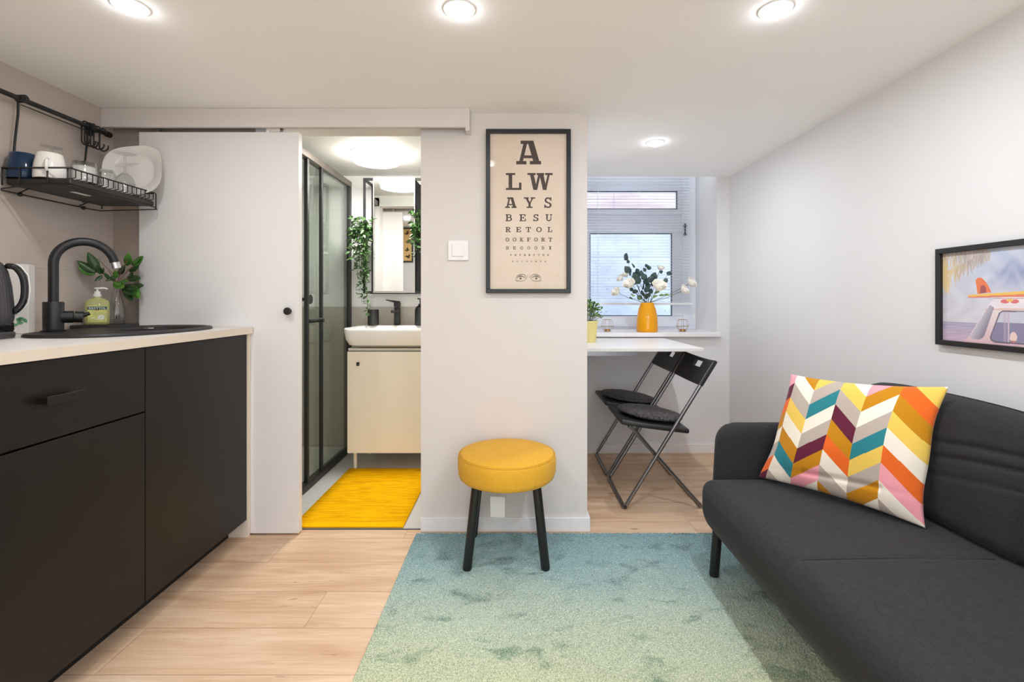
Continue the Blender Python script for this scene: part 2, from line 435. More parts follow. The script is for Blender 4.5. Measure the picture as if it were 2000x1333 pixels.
    def build(s, name, mat, parent=None, smooth=False, bevel=0, seg=3, wn=False, mods=None, label=None, solid=0):
        bm = s.bm
        bmesh.ops.recalc_face_normals(bm, faces=bm.faces[:]) if not getattr(s, 'keep', False) else None
        if parent is not None: org = ORG[parent.name]
        else:
            xs = [v.co for v in bm.verts]
            org = Vector(((min(p.x for p in xs)+max(p.x for p in xs))/2, (min(p.y for p in xs)+max(p.y for p in xs))/2, min(p.z for p in xs)))
        for v in bm.verts: v.co -= org
        me = bpy.data.meshes.new(name); bm.to_mesh(me); bm.free()
        if smooth is True: me.polygons.foreach_set('use_smooth', [True]*len(me.polygons))
        o = bpy.data.objects.new(name, me); C.objects.link(o); me.materials.append(mat)
        if smooth == 'auto':
            me.polygons.foreach_set('use_smooth', [True]*len(me.polygons))
            ang = math.radians(38); bm2 = bmesh.new(); bm2.from_mesh(me)
            for e in bm2.edges:
                if len(e.link_faces) == 2 and e.calc_face_angle(0) > ang: e.smooth = False
            bm2.to_mesh(me); bm2.free()
        if solid:
            m = o.modifiers.new('thick', 'SOLIDIFY'); m.thickness = solid; m.offset = 0
        if bevel:
            m = o.modifiers.new('bevel', 'BEVEL'); m.width = bevel; m.segments = seg; m.limit_method = 'ANGLE'; m.angle_limit = math.radians(40)
            if not smooth: me.polygons.foreach_set('use_smooth', [True]*len(me.polygons)); m.harden_normals = True
        if parent is not None:
            o.parent = parent
        else: o.location = org
        ORG[o.name] = org
        if label: o['label'] = label
        return o
def struct(name, mb, mat, **k):
    o = mb.build(name, mat, **k); o['kind'] = 'structure'; return o
def box(*a): return MB().box(*a)
def px(x, y, Y): return Vector(((x-VX)*Y/F, Y, H-(y-VY)*Y/F))
def dup(root, delta, label=None, group=None):
    c = root.copy(); C.objects.link(c); c.location = root.location+Vector(delta)
    if label: c['label'] = label
    if group: c['group'] = group
    for ch in list(root.children):
        k = ch.copy(); C.objects.link(k); k.parent = c
        for g in list(ch.children):
            q = g.copy(); C.objects.link(q); q.parent = k
    return c
def arcpts(c, r, a0, a1, n, u, w):
    c = Vector(c); return [c+u*(r*math.cos(a0+(a1-a0)*i/n))+w*(r*math.sin(a0+(a1-a0)*i/n)) for i in range(n+1)]
XA, YA, ZA = Vector((1, 0, 0)), Vector((0, 1, 0)), Vector((0, 0, 1))

# ------------------------------------------------------------------ slab-serif glyphs
def glyph(ch):
    P = []; T = .21; t = .13; sh = .12
    def bar(x0, y0, x1, y1): P.append([(x0, y0), (x1, y0), (x1, y1), (x0, y1)])
    def dia(x0, x1, th, y0=0, y1=1): P.append([(x0-th/2, y0), (x0+th/2, y0), (x1+th/2, y1), (x1-th/2, y1)])
    def arc(cx, cy, rx, ry, a0, a1, tx, ty, n=18):
        o = []; i_ = []
        for k in range(n+1):
            a = math.radians(a0+(a1-a0)*k/n); o.append((cx+rx*math.cos(a), cy+ry*math.sin(a))); i_.append((cx+(rx-tx)*math.cos(a), cy+(ry-ty)*math.sin(a)))
        for k in range(n): P.append([o[k], o[k+1], i_[k+1], i_[k]])
    w = .9
    if ch == 'A':
        w = 1.02; dia(.17, .40, .15); dia(.86, .58, T+.04); bar(.26, .26, .78, .38); bar(.18, .86, .64, 1); bar(0, 0, .42, sh+.02); bar(.56, 0, 1.02, sh+.02)
    elif ch == 'L': w = .9; bar(.16, 0, .16+T, 1); bar(0, .88, .54, 1); bar(0, 0, .9, sh); bar(.76, 0, .9, .44)
    elif ch == 'W':
        w = 1.48; dia(.46, .24, T+.02); dia(.50, .72, .14); dia(1.02, .80, T+.02); dia(1.04, 1.26, .13)
        bar(0, .88, .48, 1); bar(.54, .88, .98, 1); bar(1.04, .88, 1.48, 1)
    elif ch == 'Y': w = 1.05; bar(.42, 0, .42+T, .5); dia(.50, .22, T, .42, 1); dia(.55, .84, .14, .42, 1); bar(0, .88, .46, 1); bar(.62, .88, 1.05, 1); bar(.24, 0, .8, sh)
    elif ch == 'S':
        w = .7; arc(.35, .73, .32, .27, 20, 270, .17, t); arc(.35, .27, .35, .27, -160, 90, .18, t); bar(.57, .68, .68, 1); bar(.0, 0, .11, .32)
    elif ch in 'BRD':
        w = .92 if ch != 'D' else .95; bar(.12, 0, .12+T, 1); bar(0, 0, .45, sh); bar(0, .88, .45, 1)
        if ch == 'D': arc(.42, .5, .5, .5, -90, 90, T, sh)
        else:
            arc(.48, .735, .34, .265, -90, 90, .19, sh); bar(.3, .88, .49, 1); bar(.3, .47, .49, .47+sh)
            if ch == 'B': arc(.50, .295, .40, .295, -90, 90, .2, sh); bar(.3, 0, .5, sh)
            else: dia(.74, .48, T, 0, .5); bar(.56, 0, .95, sh)
    elif ch in 'EF':
        w = .84; bar(.12, 0, .12+T, 1); bar(0, .88, .8, 1); bar(.67, .66, .8, 1); bar(.3, .45, .6, .56); bar(.5, .36, .6, .65)
        if ch == 'E': bar(0, 0, .84, sh); bar(.71, 0, .84, .36)
        else: bar(0, 0, .5, sh)
    elif ch == 'U': w = 1.0; bar(.12, .35, .12+T, 1); bar(.76, .35, .86, 1); bar(0, .88, .45, 1); bar(.62, .88, 1, 1); arc(.49, .37, .37, .37, 180, 360, .15, .15)
    elif ch == 'T': w = .92; bar(.36, 0, .36+T, 1); bar(0, .88, .92, 1); bar(0, .66, .12, 1); bar(.8, .66, .92, 1); bar(.2, 0, .72, sh)
    elif ch == 'O': w = .98; arc(.49, .5, .49, .5, 0, 360, .2, .13, 32)
    elif ch == 'G': w = .98; arc(.49, .5, .49, .5, 30, 330, .2, .13, 28); bar(.76, .1, .9, .5); bar(.6, .4, .98, .5); bar(.78, .66, .9, 1)
    elif ch == 'K': w = 1.05; bar(.12, 0, .12+T, 1); bar(0, 0, .45, sh); bar(0, .88, .45, 1); dia(.34, .78, .15, .38, 1); dia(.82, .48, T, 0, .6); bar(.6, .88, 1, 1); bar(.62, 0, 1.05, sh)
    elif ch == 'H': w = 1.05; bar(.12, 0, .12+T, 1); bar(.72, 0, .72+T, 1); bar(.3, .44, .75, .56); bar(0, 0, .45, sh); bar(0, .88, .45, 1); bar(.6, 0, 1.05, sh); bar(.6, .88, 1.05, 1)
    elif ch == 'N': w = 1.08; bar(.14, 0, .25, 1); bar(.82, 0, .93, 1); dia(.84, .22, T); bar(0, .88, .34, 1); bar(0, 0, .4, sh); bar(.68, .88, 1.08, 1)
    elif ch == 'I': w = .46; bar(.13, 0, .13+T, 1); bar(0, 0, .46, sh); bar(0, .88, .46, 1)
    elif ch == 'V': w = 1.05; dia(.52, .24, T+.02); dia(.55, .82, .13); bar(0, .88, .46, 1); bar(.62, .88, 1.05, 1)
    return w, P
def put_glyph(mb, ch, o, ax, ay, height, width=None, thick=None):
    """o = lower left corner of the glyph"""
    w, P = glyph(ch); sx = (width/w) if width else height
    nz = ax.cross(ay).normalized()
    for i_, poly in enumerate(P):
        q = [(p[0]*sx, p[1]*height) for p in poly]
        mb.prism(q, o, ax, ay, nz*((thick or .0004)+i_*.000012))
# ================================================================== ROOM SHELL
YW = 2.17
struct('floor', box(-1.9, 1.5, -1.7, 2.185, -.08, 0).box(.215, 1.5, 2.185, 3.4, -.08, 0), M['floor'])
struct('floor_bathroom', box(-2.05, .215, 2.187, 3.43, -.08, 0), M['bathfloor'])
struct('trim_1', box(-1.117, -.427, 2.181, 2.191, -.01, .0015), M['gasket'])
holes = [(x, y) for x, y, _, _ in SPOTS]
struct('ceiling', box(-1.9, 1.5, -1.7, 2.27, CEIL, CEIL+.1).box(.315, 1.5, 2.27, 3.28, CEIL, CEIL+.1), M['ceil'])
struct('ceiling_bathroom', box(-2.05, .215, 2.27, 3.43, 1.882, 1.964), M['bathwall'])
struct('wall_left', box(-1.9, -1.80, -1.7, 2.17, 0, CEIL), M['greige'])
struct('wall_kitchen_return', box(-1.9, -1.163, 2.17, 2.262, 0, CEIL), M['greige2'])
struct('trim_2', box(-1.163, -1.117, 2.168, 2.275, 0, CEIL), M['trim'])
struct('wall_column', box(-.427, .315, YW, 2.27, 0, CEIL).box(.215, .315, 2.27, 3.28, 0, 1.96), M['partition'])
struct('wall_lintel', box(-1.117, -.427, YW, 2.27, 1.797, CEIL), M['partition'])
struct('wall_bathroom_front', box(-2.05, -1.163, 2.262, 2.275, 0, 1.882).box(-1.163, .215, 2.27, 2.275, 1.797, 1.882).box(-.427, .215, 2.27, 2.275, 0, 1.797), M['bathwall'])
struct('wall_right', box(1.435, 1.53, -1.7, 3.28, 0, CEIL), M['wall'])
struct('wall_rear', box(-1.9, -.85, -1.8, -1.7, 0, CEIL).box(1.35, 1.5, -1.8, -1.7, 0, CEIL).box(-.85, 1.35, -1.8, -1.7, 0, .08).box(-.85, 1.35, -1.8, -1.7, 1.80, CEIL), M['wall'])
w2 = struct('window_2', MB().box(-.85, -.79, -1.78, -1.72, .08, 1.80).box(1.29, 1.35, -1.78, -1.72, .08, 1.80).box(.21, .29, -1.78, -1.72, .08, 1.80).box(-.79, .21, -1.78, -1.72, .08, .14).box(.29, 1.29, -1.78, -1.72, .08, .14).box(-.79, .21, -1.78, -1.72, 1.74, 1.80).box(.29, 1.29, -1.78, -1.72, 1.74, 1.80), M['pvc'])  # unseen window, added so sky light fills the ceiling from behind
for a_, b_ in ((-.79, .21), (.29, 1.29)): MB().box(a_, b_, -1.752, -1.746, .14, 1.74).build('pane', M['wglass'], w2)
struct('wall_kitchen_end', box(-1.80, -.98, .62, .72, 0, CEIL), M['wall'])
struct('wall_back', box(.315, 1.435, 3.28, 3.42, 0, .79).box(1.35, 1.435, 3.28, 3.72, .79, 2.2).box(.215, .33, 3.28, 3.72, .79, 2.2).box(.315, 1.435, 3.42, 3.72, .0, .79).box(.33, 1.35, 3.28, 3.72, 2.1, 2.2), M['wall'])
struct('wall_bathroom_back', box(-2.05, .215, 3.33, 3.43, .987, 1.882), M['bathwall'])
struct('wall_bathroom_tiled', box(-2.05, .215, 3.326, 3.43, 0, .987), M['bathtile'])
struct('wall_bathroom_left', box(-2.05, -1.95, 2.275, 3.33, .987, 1.882), M['bathwall'])
struct('wall_shower_tiled', box(-2.05, -1.946, 2.275, 3.326, 0, .987), M['bathtile2'])
def bb(n, b): struct('baseboard_'+n, b, M['trim'], bevel=.003, seg=2)
bb('column', box(-.427, .327, 2.158, YW, 0, .064).box(.315, .327, YW, 3.268, 0, .064))
bb('alcove', box(.327, 1.435, 3.268, 3.28, 0, .064))
bb('right', box(1.423, 1.435, -1.7, 3.268, 0, .064))
bb('rear', box(-1.7, -.86, -1.7, -1.688, 0, .064))
# outside light well behind the window
struct('wall_outside', box(-1.2, 3.4, 4.75, 4.9, -.4, 1.80), M['outwall'])
struct('wall_outside_boards', box(-1.2, 3.4, 4.78, 4.9, 1.80, 3.2), M['boards'])
struct('ground_outside', box(-1.2, 3.4, 3.76, 4.75, -.5, .55), M['outwall'])
snow = MB()
for k in range(26):
    x = R.uniform(1.45, 1.9); z = 1.80
    r = R.uniform(.03, .09); snow.lathe((x, 4.70+R.uniform(-.03, .06), z), [(0, r*R.uniform(.9, 2.2)), (r*.6, r*.8), (r, 0), (r*.9, -.01), (0, -.01)], 10)
tag(snow.build('snow_heap', simple('old_snow', (236, 242, 250), .8, var=.1, nscale=20, bump=.6, bscale=40, bdist=.02), smooth=True), 'lumpy white snow on the ledge outside the window', 'snow', kind='stuff')

# pelmet over the sliding door track
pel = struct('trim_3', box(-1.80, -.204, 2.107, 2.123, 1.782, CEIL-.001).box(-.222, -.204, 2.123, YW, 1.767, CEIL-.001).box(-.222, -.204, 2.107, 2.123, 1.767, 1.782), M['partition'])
struct('trim_4', box(-1.79, -.225, 2.131, 2.163, 1.795, 1.835), M['alu'])
# sliding door
d = struct('door_1', box(-1.655, -.955, 2.131, 2.166, .008, 1.768), M['door'], bevel=.0015, seg=2)
d['label'] = 'white sliding door half covering the bathroom opening'
kb = MB().lathe((0, 0, 0), [(0, 0), (.009, 0), (.009, .006), (.007, .010), (.015, .016), (.0165, .022), (.016, .027), (.013, .030), (0, .031)], 32, M4=Matrix.Rotation(PI/2, 3, 'X'))
for v in kb.bm.verts: v.co += px(566, 608, 2.131)
kb.build('door_knob', M['black'], d, smooth='auto', label='round black door knob')
for xx in (310, 551):
    p = px(xx, 252, 2.148)
    MB().box(p.x-.007, p.x+.007, 2.142, 2.155, 1.768, 1.797).box(p.x-.03, p.x+.03, 2.138, 2.159, 1.766, 1.771).build('door_hanger', M['alu'], d, label='grey metal door hanger')
MB().box(-1.16, -1.10, 2.140, 2.157, .0015, .010).build('floor_guide', M['alu'], d)

# ================================================================== WINDOW
wz0, wz1 = .8135, 2.09
def rect_ring(mb, x0, x1, z0, z1, w, y0, y1, wb=None):
    wb = wb or w
    mb.box(x0, x1, y0, y1, z0, z0+wb).box(x0, x1, y0, y1, z1-w, z1).box(x0, x0+w, y0, y1, z0+wb, z1-w).box(x1-w, x1, y0, y1, z0+wb, z1-w)
    return mb
win = struct('window_1', MB().box(.33, 1.35, 3.66, 3.72, wz0, .845).box(.33, 1.35, 3.66, 3.72, 1.875, wz1).box(.33, .375, 3.66, 3.72, .845, 1.875).box(1.235, 1.35, 3.66, 3.72, .845, 1.875).box(.375, 1.235, 3.66, 3.72, 1.60, 1.68), M['pvc'], bevel=.003, seg=2)
def sash(nm, x0, x1, z0, z1, gx0, gx1, gz0, gz1, y0):
    s_ = MB().box(x0, x1, y0, 3.70, z0, gz0).box(x0, x1, y0, 3.70, gz1, z1).box(x0, gx0, y0, 3.70, gz0, gz1).box(gx1, x1, y0, 3.70, gz0, gz1).build(nm, M['pvc'], win, bevel=.004, seg=2)
    MB().box(gx0, gx1, 3.690, 3.696, gz0, gz1).build('pane', M['wglass'], s_)
    g_ = .006
    MB().box(gx0, gx1, y0+.008, y0+.014, gz1-g_, gz1).box(gx1-g_, gx1, y0+.008, y0+.014, gz0, gz1-g_).box(gx0, gx0+g_, y0+.008, y0+.014, gz0, gz1-g_).box(gx0+g_, gx1-g_, y0+.008, y0+.014, gz0, gz0+g_).build('gasket', M['gasket'], s_, label='dark rubber gasket around the pane')
sash('lower_sash', .47, 1.245, .832, 1.61, .549, 1.167, .912, 1.533, 3.645)
sash('upper_sash', .36, 1.245, 1.67, 1.90, .42, 1.206, 1.714, 1.850, 3.645)
MB().cyl((1.262, 3.64, px(0, 460, 3.64).z), (1.262, 3.64, px(0, 437, 3.64).z), .005).box(1.255, 1.275, 3.642, 3.662, 1.52, 1.53).box(1.255, 1.275, 3.642, 3.662, 1.585, 1.595).build('hinge', M['gasket'], win, label='dark hinge on the right of the sash')
struct('trim_5', box(.316, 1.362, 3.235, 3.66, .786, .814), M['trim'], bevel=.004)['label'] = 'white window sill board'
bl = thing('window_blind', (.85, 3.585, 1.0), 'white horizontal slat blind hanging in front of the window, lowered to vase height', 'blind')
sl = MB(); z = 1.022; ti = math.radians(7)
while z < 2.06:
    a = YA*.0125*math.cos(ti)+ZA*.0125*math.sin(ti)
    A = []
    for k in range(5):
        t = -1+k/2; q = Vector((0, 3.585, z))+a*t+ZA*.0012*(1-t*t)
        A.append((sl.v((.355, q.y, q.z)), sl.v((1.268, q.y, q.z))))
    for p, q in zip(A, A[1:]): sl.f((p[0], p[1], q[1], q[0]))
    z += .0215
sl.build('slats', M['slat'], bl, smooth=True, solid=.0005)
MB().box(.355, 1.30, 3.572, 3.598, .996, 1.013).build('bottom_rail', M['slat'], bl, bevel=.003)
MB().box(.35, 1.30, 3.565, 3.605, 2.06, 2.095).build('headrail', M['slat'], bl)
co = MB()
for x in (.60, 1.225, .90):
    for y in (3.571, 3.599): co.tube([(x, y, 1.0), (x, y, 2.07)], .0008, 5)
co.build('ladder_cords', M['slat'], bl)
co = MB()
for x in (1.293, 1.299): co.tube([(x, 3.56, 2.06), (x, 3.558, 1.4), (x+.002, 3.556, .93)], .0009, 5)
co.lathe((1.296, 3.556, .895), [(0, 0), (.005, .001), (.0055, .02), (.002, .036), (0, .037)], 10)
co.build('pull_cord', M['gold'], bl, label='pull cord with tassel')

# ================================================================== CEILING LIGHTS
def downlight(x, y, lab):
    t = thing('recessed_downlight', (x, y, CEIL), lab, 'ceiling light', 'recessed spotlights in the low white ceiling')
    MB().lathe((x, y, CEIL), [(.034, -.0005), (.034, -.004), (.045, -.003), (.046, 0), (.034, 0)], 36).build('trim_ring', M['whiteplastic'], t, smooth='auto')
    MB().lathe((x, y, CEIL), [(0, -.022), (.015, -.021), (.026, -.016), (.032, -.008), (.0335, 0)], 32).build('lens', M['lens'], t, smooth=True)
labs = ['lit round ceiling spotlight above the kitchen worktop, leftmost in the photo', 'lit round ceiling spotlight above the rug, between the two others of its row',
        'lit round ceiling spotlight above the sofa', 'lit round ceiling spotlight over the folding chairs near the window']
for k, (x, y, _, _) in enumerate(SPOTS[:4]): downlight(x, y, labs[k])
for k, (x, y, _, _) in enumerate(SPOTS[4:]): downlight(x, y, ['lit round spotlight in the ceiling behind the viewpoint, near left one', 'lit round spotlight in the ceiling behind the viewpoint, near right one', 'lit round spotlight in the ceiling far behind the viewpoint, on the left', 'lit round spotlight in the ceiling far behind the viewpoint, on the right'][k])
bz = 1.882
t = thing('bathroom_ceiling_lamp', (-.816, 2.83, bz), 'round lit white disc lamp on the bathroom ceiling', 'ceiling light')
MB().lathe((-.816, 2.83, bz), [(.146, 0), (.146, -.006), (.140, -.008), (.140, -.0)], 56).build('housing', M['whiteplastic'], t, smooth='auto')
MB().lathe((-.816, 2.83, bz), [(0, -.058), (.08, -.056), (.125, -.052), (.137, -.044), (.139, -.03), (.139, -.004)], 56).build('diffuser', M['lampglass'], t, smooth=True)

# ================================================================== KITCHEN
def cabinet(y0, y1, lab, drawer):
    t = thing('base_cabinet', (-1.5, (y0+y1)/2, 0), lab, 'cabinet')
    MB().box(-1.78, -1.191, y0+.001, y0+.017, .075, .884).box(-1.78, -1.191, y1-.017, y1-.001, .075, .884).box(-1.78, -1.191, y0+.017, y1-.017, .075, .09).box(-1.78, -1.775, y0+.017, y1-.017, .09, .884).build('body', M['cabin'], t)
    MB().box(-1.78, -1.25, y0+.001, y1-.001, 0, .075).build('plinth', M['cabin'], t)
    g = .0018
    if drawer:
        MB().box(-1.19, -1.17, y0+g, y1-g, .078, .676).build('door', M['cab'], t, bevel=.0015, seg=2)
        dr = MB().box(-1.19, -1.17, y0+g, y1-g, .681, .881).build('drawer', M['cab'], t, bevel=.0015, seg=2)
        h = MB().box(-1.145, -1.139, 1.182, 1.286, .772, .795).box(-1.17, -1.145, 1.186, 1.192, .776, .791).box(-1.17, -1.145, 1.276, 1.282, .776, .791)
        h.build('handle', M['cab'], dr, bevel=.0015, label='slim flat dark bar handle')
    else:
        MB().box(-1.19, -1.17, y0+g, y1-g, .078, .881).build('door', M['cab'], t, bevel=.0015, seg=2)
cabinet(1.533, 2.11, 'matt charcoal base cabinet with one full-height door under the sink', False)
cabinet(.94, 1.533, 'matt charcoal base cabinet with a top drawer and flat bar handle over a door', True)
cabinet(.73, .94, 'narrow matt charcoal base cabinet at the near end of the kitchen run', False)
tag(box(-1.78, -1.165, 2.111, 2.127, 0, .884).build('end_panel', M['edge'], bevel=.001, seg=1), 'cream side panel closing the far end of the dark kitchen cabinets', 'panel')
SC = (-1.43, 1.80); SX, SY = .21, .315
def ell(a, b, n=64, sup=2.4):
    out = []
    for k in range(n):
        th = 2*PI*k/n; c, s_ = math.cos(th), math.sin(th)
        out.append((SC[0]+a*math.copysign(abs(c)**(2/sup), c), SC[1]+b*math.copysign(abs(s_)**(2/sup), s_)))
    return out
wt = thing('worktop', (-1.47, 1.42, .885), 'white kitchen worktop with cream front edge, sink set into it', 'worktop')
MB().slab_hole([(-1.798, .722), (-1.153, .722), (-1.153, 2.126), (-1.798, 2.126)], ell(SX-.012, SY-.012), .885, .913).build('slab', M['worktop'], wt)
MB().box(-1.153, -1.152, .722, 2.127, .885, .9128).box(-1.798, -1.152, 2.126, 2.127, .885, .9128).build('edge_band', M['edge'], wt, label='cream edge band')
sk = thing('kitchen_sink', (*SC, .913), 'black oval inset sink in the white worktop', 'sink')
rings = [(SX, SY, .9132), (SX+.001, SY+.001, .918), (SX-.004, SY-.004, .9235), (SX-.014, SY-.014, .925)]
body = MB(); prev = None
def ring(a, b, z, cy=0, sup=2.4, cx=0): return [body.v((p[0]+cx, p[1]+cy, z)) for p in ell(a, b, 64, sup)]
seq = [(SX-.013, SY-.013, .9132, 0, 2.4, 0)]+[(a, b, z, 0, 2.4, 0) for a, b, z in rings]+[(SX-.022, SY-.022, .922, 0, 2.4, 0), (.145, .17, .921, .10, 2.8, .035), (.138, .163, .914, .10, 2.8, .035), (.130, .155, .80, .10, 3, .035), (.11, .135, .765, .10, 3, .035), (.03, .03, .760, .10, 2, .035), (.001, .001, .760, .10, 2, .035)]
for q in seq:
    cur = ring(q[0], q[1], q[2], q[3], q[4], q[5])
    if prev:
        for k in range(64): body.f((prev[k], prev[(k+1) % 64], cur[(k+1) % 64], cur[k]))
    prev = cur
body.build('basin', M['sink'], sk, smooth='auto')
MB().lathe((SC[0]+.035, SC[1]+.10, .7605), [(0, .002), (.03, .003), (.036, 0)], 24).build('drain', M['chrome'], sk, smooth=True)
p = px(291, 646, 1.86); MB().lathe((p.x, p.y+.0, .9222), [(0, .003), (.014, .0028), (.016, 0)], 24).build('overflow_cap', M['chrome'], sk, smooth=True, label='small chrome cap on the rim')
# faucet
fb = Vector((-1.60, 1.68, .922))
fc = thing('kitchen_faucet', fb, 'tall matt black gooseneck faucet with chrome tip on the sink', 'faucet')
MB().lathe(fb, [(0, 0), (.033, 0), (.034, .004), (.028, .007), (.0285, .100), (.0265, .103), (.0, .103)], 40).build('base', M['black'], fc, smooth='auto')
u = Vector((.113, .12, 0)).normalized(); rad = .0825
pts = [fb+ZA*.10, fb+ZA*.18]+arcpts(fb+ZA*.235+u*rad, rad, PI, .16, 22, u, ZA)
MB().tube(pts, .0145, 20).build('spout', M['black'], fc, smooth='auto')
e = pts[-1]; dd = (pts[-1]-pts[-2]).normalized()
MB().tube([e, e+dd*.022], .0155, 20).build('spout_tip', M['chrome'], fc, smooth='auto', label='chrome spout tip')
r_ = Vector((.80, .60, 0))
lv = MB().cyl(fb+ZA*.05+r_*.02, fb+ZA*.05+r_*.052, .021).cyl(fb+ZA*.05+r_*.055, fb+ZA*.048+r_*.078, .0195)
lv.tube([fb+ZA*.05+r_*.066, fb+ZA*.062+r_*.085+u*.01], [.008, .006], 12)
lv.build('lever', M['black'], fc, smooth='auto')
# soap tray, soap bottle
tr = MB().rbox(-1.79, -1.635, 1.945, 2.112, .9135, .930, .005, 2); tag(tr.build('soap_tray', M['sink'], smooth='auto'), 'black rectangular tray under the soap bottle and glass vase', 'tray')
so = Vector((-1.722, 1.998, .9305))
sb = thing('soap_bottle', so, 'clear pump bottle of pale green liquid soap with dark green label strip', 'bottle')
ex = Vector((.77, .64, 0)); ey = Vector((-.64, .77, 0))   # turned towards the viewpoint
def rot_ring(mb, prof, n=40, sup=3.2):
    prev = None
    for a, b, z in prof:
        cur = []
        for k in range(n):
            th = 2*PI*k/n; c, s_ = math.cos(th), math.sin(th)
            cur.append(mb.v(so+ex*(a*math.copysign(abs(c)**(2/sup), c))+ey*(b*math.copysign(abs(s_)**(2/sup), s_))+ZA*z))
        if prev:
            for k in range(n): mb.f((prev[k], prev[(k+1) % n], cur[(k+1) % n], cur[k]))
        else: mb.f(cur)
        prev = cur
    mb.f(prev[::-1]); return mb
rot_ring(MB(), [(.036, .02, .001), (.0395, .023, .006), (.0395, .023, .085), (.036, .02, .097), (.028, .015, .104), (.012, .012, .110), (.012, .012, .116)]).build('bottle_body', M['soap'], sb, smooth='auto')
MB().lathe(so, [(0, .114), (.0135, .114), (.0135, .124), (.010, .126), (.010, .136), (.004, .137), (.004, .146), (.011, .147), (.011, .152), (0, .153)], 24).tube([so+ZA*.149, so+ZA*.150+ex*.022, so+ZA*.146+ex*.032], .004, 10).build('pump', M['whiteplastic'], sb, smooth='auto')
fo = so-ey*.0238
lb = MB().obox(fo+ZA*.044, ex*.030, ey*.0004, ZA*.034).build('label', M['soaplabel'], sb)
MB().obox(fo+ZA*.068-ey*.0006, ex*.030, ey*.0004, ZA*.0065).build('label_band', M['darkgreen'], lb)
tx = MB(); xx = -.026
for ch in 'SANYTOL':
    put_glyph(tx, ch, fo-ey*.0012+ex*xx+ZA*.0642, ex, ZA, .0075, .0062); xx += .0076
tx.build('label_lettering', M['whiteprint'], lb)
gf = MB().obox(fo+ZA*.060-ey*.001, ex*.007, ey*.0003, ZA*.0012); gf.build('label_dash', M['redprint'], lb)
fl = MB()
for k in range(9):
    a = k*.7; c = fo-ey*.001+ex*(.004+.012*math.cos(a)*(k/9+.3))+ZA*(.034+.007*math.sin(a)); fl.leaf(fo-ey*.001+ex*(.012+.002*math.cos(a))+ZA*(.030+.002*math.sin(a)), ex*math.cos(a)+ZA*math.sin(a)*.7, ex*-math.sin(a)+ZA*math.cos(a), .010, .0055, 0, 0, 3)
fl.tube([fo-ey*.0012+ex*(-.022+.004*k)+ZA*(.024+.004*math.sin(k*.8)) for k in range(9)], .0013, 5)
fl.build('label_flower', M['whiteprint'], lb)
# glass bud vase with leafy twig
vo = Vector((-1.699, 2.066, .9305))
gv = thing('glass_bud_vase', vo, 'slender clear glass vase holding a leafy green twig in the kitchen corner', 'vase')
MB().lathe(vo, [(0, 0), (.026, 0), (.029, .005), (.0285, .05), (.022, .095), (.012, .135), (.010, .165), (.012, .172), (.0105, .172), (.0085, .165), (.0105, .135), (.020, .095), (.026, .05), (.026, .008), (0, .005)], 32).build('vase_glass', M['glass'], gv, smooth=True)
tw = thing('leafy_twig', vo+ZA*.01, 'leafy green twig standing in the slender glass vase', 'plant', None)
stems = MB(); lf = MB(); lf2 = MB(); top = vo+ZA*.17
def twig(tips):
    for (x, y, Y, *rest) in tips:
        e = px(x, y, Y); m = top.lerp(e, .5)+ZA*.012
        stems.tube([vo+ZA*.02, top, m, e], [.0016, .0016, .0013, .0009], 6)
twig([(165, 520, 2.02), (190, 505, 2.03), (212, 525, 2.08), (240, 530, 2.09), (252, 505, 2.07), (272, 512, 2.07), (262, 545, 2.08), (268, 575, 2.08), (232, 560, 2.04)])
LV = [((188, 533), (152, 512), 2.0, 0), ((186, 537), (154, 524), 2.0, 1), ((192, 530), (172, 495), 2.01, 0), ((196, 536), (190, 517), 2.01, 0), ((215, 545), (203, 534), 2.04, 0), ((222, 540), (207, 550), 2.05, 0),
      ((225, 545), (226, 528), 2.06, 1), ((231, 530), (246, 527), 2.08, 0), ((228, 535), (248, 520), 2.09, 0), ((248, 520), (252, 494), 2.08, 1), ((247, 516), (246, 500), 2.09, 1), ((256, 517), (284, 503), 2.075, 1), ((257, 512), (276, 507), 2.07, 1),
      ((250, 528), (276, 520), 2.09, 0), ((248, 540), (276, 548), 2.09, 0), ((222, 552), (243, 565), 2.05, 1), ((222, 550), (236, 560), 2.05, 1), ((240, 560), (262, 578), 2.08, 0), ((250, 545), (262, 532), 2.085, 0), ((236, 548), (252, 552), 2.06, 1), ((246, 562), (258, 590), 2.09, 0), ((254, 556), (282, 562), 2.088, 0), ((196, 534), (206, 524), 2.02, 0), ((200, 538), (186, 550), 2.02, 0), ((244, 556), (270, 566), 2.08, 0), ((258, 560), (272, 585), 2.09, 1), ((262, 556), (268, 580), 2.09, 1), ((224, 548), (214, 543), 2.05, 0)]
for (a, b, Y, k) in LV:
    A = px(*a, Y); B = px(*b, Y-.02); dv = B-A
    (lf2 if k else lf).leaf(A, dv, dv.cross(Vector((.5, -.7, .35))), dv.length*1.05, dv.length*.46, .25, .12, 7)
stems.build('stems', M['bark'], tw, smooth=True); lf.build('dark_leaves', M['leafdark'], tw, smooth=True, solid=.0006); lf2.build('bright_leaves', M['leafbright'], tw, smooth=True, solid=.0006)
